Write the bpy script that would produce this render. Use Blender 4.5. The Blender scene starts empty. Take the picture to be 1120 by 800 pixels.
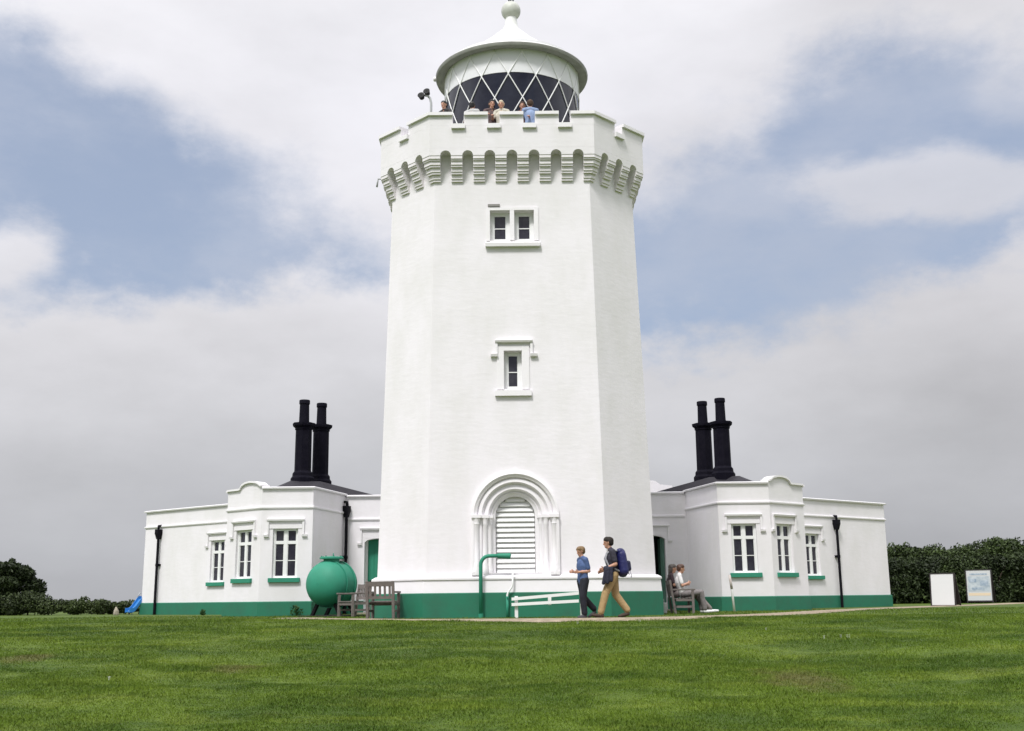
import bpy, bmesh, math, random
import numpy as np
from mathutils import Vector, Matrix
from mathutils.geometry import tessellate_polygon

random.seed(7)
RNG = np.random.default_rng(11)
scene = bpy.context.scene
COL = scene.collection
R = math.radians

# ------------------------------------------------------------------ camera
PITCH, ROLL, FPX = 12.1, -0.63, 1191.0
EYE = 0.45
cam_data = bpy.data.cameras.new('camera')
cam = bpy.data.objects.new('camera', cam_data)
COL.objects.link(cam)
CAM_M = Matrix.Rotation(R(90 + PITCH), 4, 'X') @ Matrix.Rotation(R(ROLL), 4, 'Z')
cam.matrix_world = Matrix.Translation((0, 0, EYE)) @ CAM_M
cam_data.sensor_width = 36.0
cam_data.lens = FPX / 1120 * 36
cam_data.clip_start = 0.1
cam_data.clip_end = 20000
scene.camera = cam

def ray(px, py):
    return (CAM_M.to_3x3() @ Vector((px - 560, 400 - py, -FPX))).normalized()
def at(px, py, Y):
    d = ray(px, py)
    return Vector((0, 0, EYE)) + d * (Y / d.y)
def zof(py, Y, px=560): return at(px, py, Y).z
def xof(px, Y, py=640): return at(px, py, Y).x

# ------------------------------------------------------------------ tagging
def tag(o, label=None, cat=None, group=None, kind=None):
    if label: o['label'] = label
    if cat: o['category'] = cat
    if group: o['group'] = group
    if kind: o['kind'] = kind
    return o
def empty(name, loc, rz=0.0):
    o = bpy.data.objects.new(name, None)
    COL.objects.link(o)
    o.location = loc
    o.rotation_euler = (0, 0, rz)
    o.empty_display_size = 0.2
    return o
def link(name, me, parent=None, loc=None):
    o = bpy.data.objects.new(name, me)
    COL.objects.link(o)
    if parent is not None: o.parent = parent
    if loc is not None: o.location = loc
    return o

# ------------------------------------------------------------------ mesh builder
class MB:
    def __init__(s):
        s.v, s.f, s.mi, s.sm = [], [], [], []
        s.cur = 0
    def add(s, verts, faces, smooth=False):
        b = len(s.v)
        s.v += [tuple(p) for p in verts]
        for f in faces:
            s.f.append([i + b for i in f]); s.mi.append(s.cur); s.sm.append(smooth)
        return s
    def quad(s, a, b, c, d): return s.add([a, b, c, d], [(0, 1, 2, 3)])
    def box8(s, p):
        return s.add(p, [(0, 3, 2, 1), (4, 5, 6, 7), (0, 1, 5, 4), (1, 2, 6, 5), (2, 3, 7, 6), (3, 0, 4, 7)])
    def box(s, x0, x1, y0, y1, z0, z1):
        return s.box8([(x0, y0, z0), (x1, y0, z0), (x1, y1, z0), (x0, y1, z0), (x0, y0, z1), (x1, y0, z1), (x1, y1, z1), (x0, y1, z1)])
    def fbox(s, P, u0, u1, d0, d1, z0, z1):
        return s.box8([P(u0, d1, z0), P(u1, d1, z0), P(u1, d0, z0), P(u0, d0, z0), P(u0, d1, z1), P(u1, d1, z1), P(u1, d0, z1), P(u0, d0, z1)])
    def prism(s, base, top, smooth=False):
        n = len(base)
        fs = [tuple(range(n))[::-1], tuple(range(n, 2 * n))]
        fs += [(i, (i + 1) % n, n + (i + 1) % n, n + i) for i in range(n)]
        s.add(list(base) + list(top), fs)
        if smooth:
            for k in range(n): s.sm[-1 - k] = True
        return s
    def tube(s, pts, r, n=10, caps=True):
        pts = [Vector(p) for p in pts]
        rs = r if isinstance(r, (list, tuple)) else [r] * len(pts)
        rings = []
        up = None
        for i, p in enumerate(pts):
            t = (pts[min(i + 1, len(pts) - 1)] - pts[max(i - 1, 0)]).normalized()
            if up is None or abs(up.dot(t)) > .95:
                up = Vector((0, 0, 1)) if abs(t.z) < .9 else Vector((1, 0, 0))
            a = t.cross(up).normalized(); b = a.cross(t).normalized()
            up = b
            rings.append([p + (a * math.cos(2 * math.pi * k / n) + b * math.sin(2 * math.pi * k / n)) * rs[i] for k in range(n)])
        vs = [v for ring in rings for v in ring]
        fs = [(i * n + k, i * n + (k + 1) % n, (i + 1) * n + (k + 1) % n, (i + 1) * n + k) for i in range(len(pts) - 1) for k in range(n)]
        s.add(vs, fs, True)
        if caps:
            s.add(rings[0], [tuple(range(n))[::-1]]); s.add(rings[-1], [tuple(range(n))])
        return s
    def lathe(s, prof, c=(0, 0, 0), n=48, smooth=True, closed=False):
        c = Vector(c)
        vs = [c + Vector((r * math.cos(2 * math.pi * k / n), r * math.sin(2 * math.pi * k / n), z)) for r, z in prof for k in range(n)]
        m = len(prof)
        rng = range(m) if closed else range(m - 1)
        fs = [(i * n + k, i * n + (k + 1) % n, ((i + 1) % m) * n + (k + 1) % n, ((i + 1) % m) * n + k) for i in rng for k in range(n)]
        return s.add(vs, fs, smooth)
    def build(s, name, mats, parent=None, loc=None, sharp=None):
        me = bpy.data.meshes.new(name)
        me.from_pydata(s.v, [], s.f)
        for m in (mats if isinstance(mats, (list, tuple)) else [mats]): me.materials.append(m)
        me.polygons.foreach_set('material_index', s.mi)
        me.polygons.foreach_set('use_smooth', s.sm)
        bm = bmesh.new(); bm.from_mesh(me)
        bmesh.ops.remove_doubles(bm, verts=bm.verts, dist=1e-5)
        bmesh.ops.recalc_face_normals(bm, faces=bm.faces)
        bm.to_mesh(me); bm.free()
        if sharp: me.set_sharp_from_angle(angle=R(sharp))
        me.update()
        return link(name, me, parent, loc)

def bevel(o, w=.01, seg=2):
    m = o.modifiers.new('edge', 'BEVEL'); m.width = w; m.segments = seg; m.limit_method = 'ANGLE'; m.angle_limit = R(35)
    return o

# ------------------------------------------------------------------ materials
def mat(name, col, rough=.6, var=.0, vscale=3.0, vcol=None, bump=0., bscale=20., bstretch=1., metal=0., spec=.5, streak=0., detail=6.):
    m = bpy.data.materials.new(name); m.use_nodes = True
    nt = m.node_tree; N = nt.nodes; L = nt.links
    b = N['Principled BSDF']
    b.inputs['Base Color'].default_value = (*col, 1)
    b.inputs['Roughness'].default_value = rough
    b.inputs['Metallic'].default_value = metal
    b.inputs['Specular IOR Level'].default_value = spec
    tc = N.new('ShaderNodeTexCoord')
    if var > 0:
        n = N.new('ShaderNodeTexNoise'); n.inputs['Scale'].default_value = vscale; n.inputs['Detail'].default_value = detail
        n.inputs['Roughness'].default_value = .65
        mp = N.new('ShaderNodeMapping'); mp.inputs['Scale'].default_value = (1, 1, 1 - .8 * streak)
        L.new(tc.outputs['Object'], mp.inputs['Vector']); L.new(mp.outputs[0], n.inputs['Vector'])
        r = N.new('ShaderNodeMapRange'); r.inputs['From Min'].default_value = .38; r.inputs['From Max'].default_value = .68
        r.inputs['To Max'].default_value = var
        L.new(n.outputs['Fac'], r.inputs['Value'])
        mx = N.new('ShaderNodeMix'); mx.data_type = 'RGBA'
        mx.inputs[6].default_value = (*col, 1)
        mx.inputs[7].default_value = (*(vcol or tuple(c * .5 for c in col)), 1)
        L.new(r.outputs[0], mx.inputs[0]); L.new(mx.outputs[2], b.inputs['Base Color'])
    if bump > 0:
        n2 = N.new('ShaderNodeTexNoise'); n2.inputs['Scale'].default_value = bscale; n2.inputs['Detail'].default_value = 5
        mp2 = N.new('ShaderNodeMapping'); mp2.inputs['Scale'].default_value = (1, 1, bstretch)
        L.new(tc.outputs['Object'], mp2.inputs['Vector']); L.new(mp2.outputs[0], n2.inputs['Vector'])
        bp = N.new('ShaderNodeBump'); bp.inputs['Strength'].default_value = bump; bp.inputs['Distance'].default_value = .02
        L.new(n2.outputs['Fac'], bp.inputs['Height']); L.new(bp.outputs[0], b.inputs['Normal'])
    return m

M = {}
M['white'] = mat('whitewashed_render', (.785, .755, .79), .75, var=.55, vscale=1.1, vcol=(.665, .65, .64), bump=.21, bscale=3.6, bstretch=2.6, streak=.6)
M['white_trim'] = mat('white_trim_paint', (.795, .768, .80), .6, var=.3, vscale=2.2, vcol=(.68, .67, .62), bump=.1, bscale=14)
M['corbel_white'] = mat('weathered_white_paint', (.80, .76, .80), .7, var=.6, vscale=2.6, vcol=(.66, .63, .61), bump=.15, bscale=12)
M['green'] = mat('green_plinth_paint', (.011, .155, .088), .65, var=.75, vscale=1.8, vcol=(.022, .115, .07), bump=.15, bscale=9)
M['green_gloss'] = mat('green_gloss_paint', (.030, .24, .155), .6, spec=.3, var=.35, vscale=2.5, vcol=(.03, .16, .095), bump=.05, bscale=18)
M['window_white'] = mat('white_joinery_paint', (.80, .80, .80), .4, var=.15, vscale=8, vcol=(.65, .65, .62))
M['pane'] = mat('dark_window_glass', (.013, .011, .022), .08, var=.7, vscale=2.2, vcol=(.05, .05, .06), spec=.5)
M['lantern_glass'] = mat('lantern_glass', (.010, .011, .022), .12, var=.8, vscale=1.1, vcol=(.03, .033, .05), spec=.25)
M['blind'] = mat('white_lantern_blind', (.74, .74, .76), .6, var=.3, vscale=1.5, vcol=(.62, .62, .64))
M['roof_white'] = mat('white_roof_paint', (.76, .76, .75), .5, var=.4, vscale=1.2, vcol=(.6, .6, .58))
M['lead'] = mat('dark_lead_roof', (.018, .016, .022), .7, spec=.3, var=.5, vscale=3, vcol=(.032, .03, .036), bump=.3, bscale=9)
M['flat_roof'] = mat('grey_flat_roof', (.16, .16, .16), .8, var=.5, vscale=2)
M['black'] = mat('black_bitumen_paint', (.0035, .003, .008), .8, var=.6, vscale=4, vcol=(.010, .009, .015), spec=.1, bump=.25, bscale=12)
M['pipe'] = mat('black_iron_pipe', (.004, .0035, .007), .7, spec=.15, bump=.1)
M['wood'] = mat('weathered_grey_timber', (.17, .145, .135), .8, var=.6, vscale=9, vcol=(.09, .075, .07), bump=.3, bscale=30)
M['dark_metal'] = mat('dark_metal', (.007, .007, .008), .6, spec=.2)
M['grey_metal'] = mat('grey_metal', (.42, .43, .44), .45)
M['copper_green'] = mat('weathered_vane_metal', (.03, .03, .03), .5)
M['ball'] = mat('stained_white_ball', (.55, .56, .52), .5, var=.6, vscale=5, vcol=(.38, .38, .34))
M['board'] = mat('white_sign_face', (.66, .66, .67), .35)
M['board_frame'] = mat('dark_brown_sign_frame', (.018, .013, .014), .5)
M['blue_plastic'] = mat('blue_plastic', (.03, .19, .52), .35)
M['stone'] = mat('pale_stone', (.38, .34, .27), .9, var=.6, vscale=6, bump=.5)
M['bark'] = mat('bark', (.05, .035, .025), .9, var=.5, vscale=8)
M['stake'] = mat('faded_stake_paint', (.62, .58, .55), .7, var=.7, vscale=5, vcol=(.30, .20, .17))
M['door_pale'] = mat('pale_green_door_paint', (.10, .22, .17), .5, var=.3)
M['eave_grey'] = mat('stained_shaded_eave', (.30, .30, .275), .6, var=.6, vscale=3, vcol=(.18, .18, .16))  # stain mottling over a grey that paints in the eave's shade
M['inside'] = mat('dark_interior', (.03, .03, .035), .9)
M['petal'] = mat('white_petals', (.8, .8, .78), .7)
M['plaque'] = mat('grey_plaque', (.22, .21, .20), .6)

def leaf_mat(name, dark, light, vs=.7):
    m = bpy.data.materials.new(name); m.use_nodes = True
    nt = m.node_tree; N = nt.nodes; L = nt.links; b = N['Principled BSDF']
    geo = N.new('ShaderNodeNewGeometry'); tc = N.new('ShaderNodeTexCoord')
    n = N.new('ShaderNodeTexNoise'); n.inputs['Scale'].default_value = vs; n.inputs['Detail'].default_value = 4
    L.new(tc.outputs['Object'], n.inputs['Vector'])
    ad = N.new('ShaderNodeMath'); ad.operation = 'ADD'
    sc = N.new('ShaderNodeMath'); sc.operation = 'MULTIPLY'; sc.inputs[1].default_value = .5
    L.new(geo.outputs['Random Per Island'], sc.inputs[0]); L.new(n.outputs['Fac'], ad.inputs[0]); L.new(sc.outputs[0], ad.inputs[1])
    r = N.new('ShaderNodeMapRange'); r.inputs['From Min'].default_value = .4; r.inputs['From Max'].default_value = 1.05
    L.new(ad.outputs[0], r.inputs['Value'])
    mx = N.new('ShaderNodeMix'); mx.data_type = 'RGBA'; mx.inputs[6].default_value = (*dark, 1); mx.inputs[7].default_value = (*light, 1)
    L.new(r.outputs[0], mx.inputs[0]); L.new(mx.outputs[2], b.inputs['Base Color'])
    b.inputs['Roughness'].default_value = .6
    b.inputs['Specular IOR Level'].default_value = .25
    return m
M['leaf_dark'] = leaf_mat('dark_foliage', (.009, .014, .006), (.036, .055, .016))
M['leaf_mid'] = leaf_mat('mid_foliage', (.014, .022, .008), (.055, .085, .02))
M['leaf_low'] = leaf_mat('low_hedge_foliage', (.014, .022, .008), (.055, .078, .022))
M['weed'] = leaf_mat('weed_foliage', (.02, .05, .015), (.05, .12, .03))

# ------------------------------------------------------------------ ground
def hash_noise(x, y, s, seed):
    # smooth value noise, vectorised
    x = np.asarray(x, float) / s + seed * 17.3; y = np.asarray(y, float) / s + seed * 9.1
    xi = np.floor(x).astype(np.int64); yi = np.floor(y).astype(np.int64)
    fx = x - xi; fy = y - yi
    fx = fx * fx * (3 - 2 * fx); fy = fy * fy * (3 - 2 * fy)
    def h(a, b):
        n = (a * 374761393 + b * 668265263 + seed * 974711) & 0x7fffffff
        n = ((n ^ (n >> 13)) * 1274126177) & 0x7fffffff
        return ((n ^ (n >> 16)) & 0xffff) / 65535.0
    return (h(xi, yi) * (1 - fx) + h(xi + 1, yi) * fx) * (1 - fy) + (h(xi, yi + 1) * (1 - fx) + h(xi + 1, yi + 1) * fx) * fy

def ground_z(x, y):
    x = np.asarray(x, float); y = np.asarray(y, float)
    t = np.clip((y - 12.0) / 12.6, 0, 1)
    s = t + .10 * np.sin(math.pi * t)
    z = -1.15 * (1 - s)
    amp = np.clip((25.0 - y) / 6.0, 0, 1)
    z = z + amp * ((hash_noise(x, y, 3.1, 1) - .5) * .17 + (hash_noise(x, y, 1.1, 2) - .5) * .085 + (hash_noise(x * .8, y, .55, 3) - .5) * .03)
    # the lawn left of the tower rises a little before the wall
    z = z + .05 * np.exp(-((y - 25.6) / 1.6) ** 2) * np.clip((-2.5 - x) / 3.0, 0, 1)
    far = np.clip((y - 60) / 40, 0, 1)
    z = z - .25 * far
    return z

def axis(fine0, fine1, step, far, grow=1.25):
    a = list(np.arange(fine0, fine1 + 1e-6, step))
    s = step; v = a[-1]
    while v < far: s *= grow; v += s; a.append(v)
    s = step; v = a[0]; pre = []
    while v > -far: s *= grow; v -= s; pre.append(v)
    return np.array(pre[::-1] + a)
gx = axis(-26, 28, .3, 6000); gy = axis(2, 60, .3, 6000)
GX, GY = np.meshgrid(gx, gy)
GZ = ground_z(GX, GY)
nx, ny = len(gx), len(gy)
gme = bpy.data.meshes.new('lawn')
gme.from_pydata(np.stack([GX, GY, GZ], -1).reshape(-1, 3).tolist(), [],
                [(j * nx + i, j * nx + i + 1, (j + 1) * nx + i + 1, (j + 1) * nx + i) for j in range(ny - 1) for i in range(nx - 1)])
gme.polygons.foreach_set('use_smooth', [True] * len(gme.polygons))

def grass_material(name, soil):
    m = bpy.data.materials.new(name); m.use_nodes = True
    nt = m.node_tree; N = nt.nodes; L = nt.links; b = N['Principled BSDF']
    geo = N.new('ShaderNodeNewGeometry')
    def noise(scale, sx=1., sy=1., det=4, rough=.6):
        mp = N.new('ShaderNodeMapping'); mp.inputs['Scale'].default_value = (sx, sy, 1)
        L.new(geo.outputs['Position'], mp.inputs['Vector'])
        n = N.new('ShaderNodeTexNoise'); n.inputs['Scale'].default_value = scale; n.inputs['Detail'].default_value = det
        n.inputs['Roughness'].default_value = rough
        L.new(mp.outputs[0], n.inputs['Vector']); return n.outputs['Fac']
    def rng(v, a, bb, lo=0., hi=1.):
        r = N.new('ShaderNodeMapRange'); r.inputs['From Min'].default_value = a; r.inputs['From Max'].default_value = bb
        r.inputs['To Min'].default_value = lo; r.inputs['To Max'].default_value = hi
        L.new(v, r.inputs['Value']); return r.outputs[0]
    def mix(f, a, bb):
        x = N.new('ShaderNodeMix'); x.data_type = 'RGBA'; L.new(f, x.inputs[0])
        for s, v in ((6, a), (7, bb)):
            if isinstance(v, tuple): x.inputs[s].default_value = (*v, 1)
            else: L.new(v, x.inputs[s])
        return x.outputs[2]
    c = mix(rng(noise(.55, .55, 1.0, 6, .65), .42, .58), (.060, .110, .010), (.122, .186, .016))
    c = mix(rng(noise(1.1, .38, 1.3, 6, .7), .50, .64, 0, .75), c, (.185, .245, .030))
    c = mix(rng(noise(1.5, .45, 1.2, 6, .7), .50, .64, 0, .55), c, (.036, .076, .008))
    c = mix(rng(noise(.9, .7, 1.0, 6, .75), .58, .74, 0, .28), c, (.20, .195, .065))
    # small worn patches of dry turf
    for (px, py, Y, rad) in ((262, 731, 0, .55), (878, 744, 0, .7), (30, 720, 0, .5)):
        d = ray(px, py); P = None
        for k in range(400):
            yy = 12 + k * .05; q = Vector((0, 0, EYE)) + d * (yy / d.y)
            if q.z <= float(ground_z(q.x, q.y)): P = q; break
        if P is None: continue
        sb = N.new('ShaderNodeVectorMath'); sb.operation = 'SUBTRACT'; L.new(geo.outputs['Position'], sb.inputs[0]); sb.inputs[1].default_value = P
        ml = N.new('ShaderNodeVectorMath'); ml.operation = 'MULTIPLY'; L.new(sb.outputs[0], ml.inputs[0]); ml.inputs[1].default_value = (.9 / rad, .7 / rad, 0)
        ln = N.new('ShaderNodeVectorMath'); ln.operation = 'LENGTH'; L.new(ml.outputs[0], ln.inputs[0])
        ad = N.new('ShaderNodeMath'); ad.operation = 'ADD'; L.new(ln.outputs['Value'], ad.inputs[0]); L.new(rng(noise(3., 1, 1, 4, .7), 0, 1, -.9, .9), ad.inputs[1])
        c = mix(rng(ad.outputs[0], .95, .25, 0, .6), c, (.17, .125, .06))
    if soil:
        c = mix(rng(noise(45., 1, 1, 3), .3, .7), c, (.03, .045, .008))
    else:
        ri = geo.outputs['Random Per Island']
        c = mix(rng(ri, 0, 1, 0, .45), c, (.03, .06, .006))
        c = mix(rng(ri, .94, 1, 0, .4), c, (.20, .19, .06))
    L.new(c, b.inputs['Base Color'])
    b.inputs['Roughness'].default_value = .7
    b.inputs['Specular IOR Level'].default_value = .15
    return m
M['lawn'] = grass_material('lawn_turf', True)
M['blade'] = grass_material('grass_blades', False)
gme.materials.append(M['lawn'])
tag(link('lawn', gme), kind='structure')

# path of pale gravel along the foot of the buildings
def smooth_line(pts, n):
    P = [Vector(p) for p in pts]; out = []
    for i in range(len(P) - 1):
        p0, p1, p2, p3 = P[max(i - 1, 0)], P[i], P[i + 1], P[min(i + 2, len(P) - 1)]
        for k in range(n):
            t = k / n
            out.append(.5 * ((2 * p1) + (p2 - p0) * t + (2 * p0 - 5 * p1 + 4 * p2 - p3) * t * t + (3 * p1 - p0 - 3 * p2 + p3) * t ** 3))
    return out + [P[-1]]
PATH = smooth_line([(-6.0, 30.2, 0), (-3.8, 26.6, 0), (-.5, 25.0, 0), (3.2, 24.95, 0), (6.4, 27.9, 0), (8.6, 31.6, 0), (10.9, 35.7, 0), (15.0, 41.2, 0), (19.5, 46.5, 0), (24, 53, 0)], 10)
PATH_W = [.70 + .06 * math.sin(i * 1.7) + .17 * math.exp(-((i - 28) / 14) ** 2) for i in range(len(PATH))]
def on_path(x, y):
    P = np.array([(p.x, p.y) for p in PATH]); W = np.array(PATH_W)
    best = np.full(np.shape(x), 99.)
    for p, w in zip(P, W):
        best = np.minimum(best, np.hypot(x - p[0], y - p[1]) - w)
    return best
pm = MB(); pv = []
for i, p in enumerate(PATH):
    t = (PATH[min(i + 1, len(PATH) - 1)] - PATH[max(i - 1, 0)]).normalized(); nrm = Vector((t.y, -t.x, 0))
    w = PATH_W[i]
    row = []
    for k in range(5):
        q = p + nrm * w * (k / 2 - 1) * (1 + .06 * math.sin(i * 2.3 + k))
        row.append((q.x, q.y, float(ground_z(q.x, q.y)) + (.018 if k in (1, 2, 3) else .006)))
    pv.append(row)
pm.add([q for row in pv for q in row], [(i * 5 + k, i * 5 + k + 1, i * 5 + k + 6, i * 5 + k + 5) for i in range(len(PATH) - 1) for k in range(4)], True)
M['gravel'] = mat('pale_gravel', (.36, .29, .21), .9, var=.9, vscale=5, vcol=(.15, .12, .075), detail=10., bump=.8, bscale=60)
tag(pm.build('gravel_path', M['gravel']), kind='structure')

# grass blades
def make_grass():
    def sample(n, y0, y1):
        y = RNG.uniform(y0, y1, n); x = RNG.uniform(-1, 1, n) * (y * .50 + .8)
        return x, y
    xs, ys, hs = [], [], []
    for n, y0, y1, h in ((330000, 12.6, 17.5, .026), (330000, 17.5, 25.2, .029), (100000, 25.2, 46, .038)):
        x, y = sample(n, y0, y1)
        xs.append(x); ys.append(y); hs.append(np.full(n, h))
    x = np.concatenate(xs); y = np.concatenate(ys); h = np.concatenate(hs)
    keep = on_path(x, y) > RNG.uniform(-.12, .05, len(x)) - .55 * np.clip(hash_noise(x, y, .5, 9) - .55, 0, 1)
    # nothing under the buildings
    ax = np.abs(x)
    inside = ((ax < 3.95) & (y > 27.6)) | ((ax > 3) & (y > 37.4)) | ((ax > 6.2) & (y > 34.8 + np.clip(ax - 8.2, 0, 9)))
    keep &= ~inside
    x, y, h = x[keep], y[keep], h[keep]
    n = len(x)
    tuft = hash_noise(x, y, .35, 5) * .7 + hash_noise(x, y, 1.4, 6) * .6
    h = h * (.35 + .9 * tuft) * RNG.uniform(.6, 1.35, n)
    z = ground_z(x, y) - .004
    a = RNG.uniform(0, 2 * np.pi, n); w = RNG.uniform(.003, .0065, n) * (1 + y / 60)
    lean = RNG.uniform(.2, 1.0, n) * h; la = RNG.uniform(0, 2 * np.pi, n)
    V = np.empty((n, 3, 3))
    V[:, 0] = np.stack([x - np.cos(a) * w, y - np.sin(a) * w, z], -1)
    V[:, 1] = np.stack([x + np.cos(a) * w, y + np.sin(a) * w, z], -1)
    V[:, 2] = np.stack([x + np.cos(la) * lean, y + np.sin(la) * lean, z + h], -1)
    me = bpy.data.meshes.new('grass')
    me.vertices.add(n * 3); me.vertices.foreach_set('co', V.ravel())
    me.loops.add(n * 3); me.loops.foreach_set('vertex_index', np.arange(n * 3, dtype=np.int32))
    me.polygons.add(n); me.polygons.foreach_set('loop_start', np.arange(0, n * 3, 3, dtype=np.int32))
    me.update(calc_edges=True); me.validate()
    me.materials.append(M['blade'])
    o = link('grass', me); tag(o, 'short mown green grass covering the sloping lawn', 'grass', kind='stuff')
make_grass()

def drop(px, py):
    d = ray(px, py)
    for k in range(2400):
        yy = 11 + k * .02; q = Vector((0, 0, EYE)) + d * (yy / d.y)
        if q.z <= float(ground_z(q.x, q.y)): return q
    return q
dz = MB()
for (px, py) in ((902, 699), (919, 698), (929, 698), (632, 683), (700, 681), (838, 690), (120, 745)):
    q = drop(px, py)
    for k in range(3):
        a = random.uniform(0, 6.28); r = random.uniform(0, .05)
        c = Vector((q.x + math.cos(a) * r, q.y + math.sin(a) * r, float(ground_z(q.x, q.y)) + .05))
        ring = [c + Vector((math.cos(t * .628) * (.02 if t % 2 else .012), math.sin(t * .628) * (.02 if t % 2 else .012), .004)) for t in range(10)]
        dz.add([c] + ring, [(0, 1 + t, 1 + (t + 1) % 10) for t in range(10)])
        dz.tube([c - Vector((0, 0, .055)), c], .002, 4)
tag(dz.build('daisies', M['petal']), 'scattered tiny white daisies growing in the lawn', 'flowers', kind='stuff')

# ------------------------------------------------------------------ wall helpers
def frame2(p0, p1):
    p0, p1 = Vector((p0[0], p0[1], 0)), Vector((p1[0], p1[1], 0))
    L = (p1 - p0).length; ux = (p1 - p0) / L; n = Vector((ux.y, -ux.x, 0))
    def P(u, d, z): return p0 + ux * u + n * d + Vector((0, 0, z))
    return P, L, ux, n

def grid_wall(mb, P, uL, uR, z0, z1, holes, zextra=()):
    """wall sheet with rectangular openings (u0,u1,z0,z1,depth) and their reveals"""
    us = sorted({h[0] for h in holes} | {h[1] for h in holes})
    zs = sorted({h[2] for h in holes} | {h[3] for h in holes} | {z0, z1} | set(zextra))
    zs = [z for z in zs if z0 - 1e-6 <= z <= z1 + 1e-6]
    nu = len(us) + 2
    def U(i, z): return uL(z) if i == 0 else uR(z) if i == nu - 1 else us[i - 1]
    for j in range(len(zs) - 1):
        for i in range(nu - 1):
            za, zb = zs[j], zs[j + 1]; zm = (za + zb) / 2; um = (U(i, zm) + U(i + 1, zm)) / 2
            if any(h[0] < um < h[1] and h[2] < zm < h[3] for h in holes): continue
            mb.quad(P(U(i, za), 0, za), P(U(i + 1, za), 0, za), P(U(i + 1, zb), 0, zb), P(U(i, zb), 0, zb))
    for (u0, u1, a, b, dep) in holes:
        if dep <= 0: continue
        mb.quad(P(u0, 0, a), P(u0, -dep, a), P(u0, -dep, b), P(u0, 0, b))
        mb.quad(P(u1, 0, a), P(u1, -dep, a), P(u1, -dep, b), P(u1, 0, b))
        mb.quad(P(u0, 0, b), P(u1, 0, b), P(u1, -dep, b), P(u0, -dep, b))
        mb.quad(P(u0, 0, a), P(u1, 0, a), P(u1, -dep, a), P(u0, -dep, a))

def offset_pts(pts, d, closed=False):
    n = len(pts); out = []
    for i in range(n):
        def nr(a, b):
            t = Vector((b[0] - a[0], b[1] - a[1])).normalized(); return Vector((t.y, -t.x))
        if closed: n1, n2 = nr(pts[i - 1], pts[i]), nr(pts[i], pts[(i + 1) % n])
        elif i == 0: n1 = n2 = nr(pts[0], pts[1])
        elif i == n - 1: n1 = n2 = nr(pts[-2], pts[-1])
        else: n1, n2 = nr(pts[i - 1], pts[i]), nr(pts[i], pts[i + 1])
        m = (n1 + n2) / (1 + n1.dot(n2))
        out.append((pts[i][0] + m.x * d, pts[i][1] + m.y * d))
    return out
def band(mb, pts, prof, closed=False):
    """sweep a closed (d,z) profile along the mitred plan line"""
    rings = []
    offs = {}
    for d, z in prof:
        if d not in offs: offs[d] = offset_pts(pts, d, closed)
    n = len(pts); m = len(prof)
    vs = [(offs[d][i][0], offs[d][i][1], z) for i in range(n) for d, z in prof]
    fs = []
    for i in range(n if closed else n - 1):
        for k in range(m):
            a = i * m + k; b = i * m + (k + 1) % m; i2 = (i + 1) % n
            fs.append((a, b, i2 * m + (k + 1) % m, i2 * m + k))
    if not closed: fs += [tuple(range(m)), tuple(range((n - 1) * m, n * m))[::-1]]
    mb.add(vs, fs)
def rect(d0, d1, z0, z1): return [(d0, z0), (d1, z0), (d1, z1), (d0, z1)]

# ------------------------------------------------------------------ window joinery
def casement(parent, P, u0, u1, z0, z1, dep, lights=2, transom=.71, bars=(.5,), fr=.075, top_frac=True):
    """white frame set back in an opening; returns the window part, its pane as a sub-part"""
    f = MB(); g = MB()
    d1 = -dep + .045; d0 = -dep - .02
    f.fbox(P, u0, u0 + fr, d0, d1, z0, z1); f.fbox(P, u1 - fr, u1, d0, d1, z0, z1)
    f.fbox(P, u0 + fr, u1 - fr, d0, d1 - .003, z0, z0 + fr); f.fbox(P, u0 + fr, u1 - fr, d0, d1 - .003, z1 - fr, z1)
    w = (u1 - u0 - 2 * fr)
    if lights == 2:
        um = (u0 + u1) / 2; mw = .052
        f.fbox(P, um - mw, um + mw, d0, d1 - .006, z0 + fr, z1 - fr)
        spans = [(u0 + fr, um - mw), (um + mw, u1 - fr)]
    else:
        spans = [(u0 + fr, u1 - fr)]
    zt = None
    if transom:
        zt = z0 + (z1 - z0) * transom
        for a, b in spans: f.fbox(P, a, b, d0, d1 - .008, zt - .05, zt + .05)
    for q in bars:
        top = (zt - .05) if zt else z1 - fr
        zb = z0 + fr + (top - z0 - fr) * q
        for a, b in spans: f.fbox(P, a, b, d0 + .012, d1 - .03, zb - .012, zb + .012)
    # thin casement stiles round each light
    for a, b in spans:
        for (za, zb) in ([(z0 + fr, zt - .05), (zt + .05, z1 - fr)] if zt else [(z0 + fr, z1 - fr)]):
            f.fbox(P, a, a + .022, d0 + .01, d1 - .022, za, zb); f.fbox(P, b - .022, b, d0 + .01, d1 - .022, za, zb)
    w = f.build('window', M['window_white'], parent)
    g.fbox(P, u0 + .01, u1 - .01, d0 + .003, d0 + .014, z0 + .01, z1 - .01)
    g.build('pane', M['pane'], w)
    return w

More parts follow.
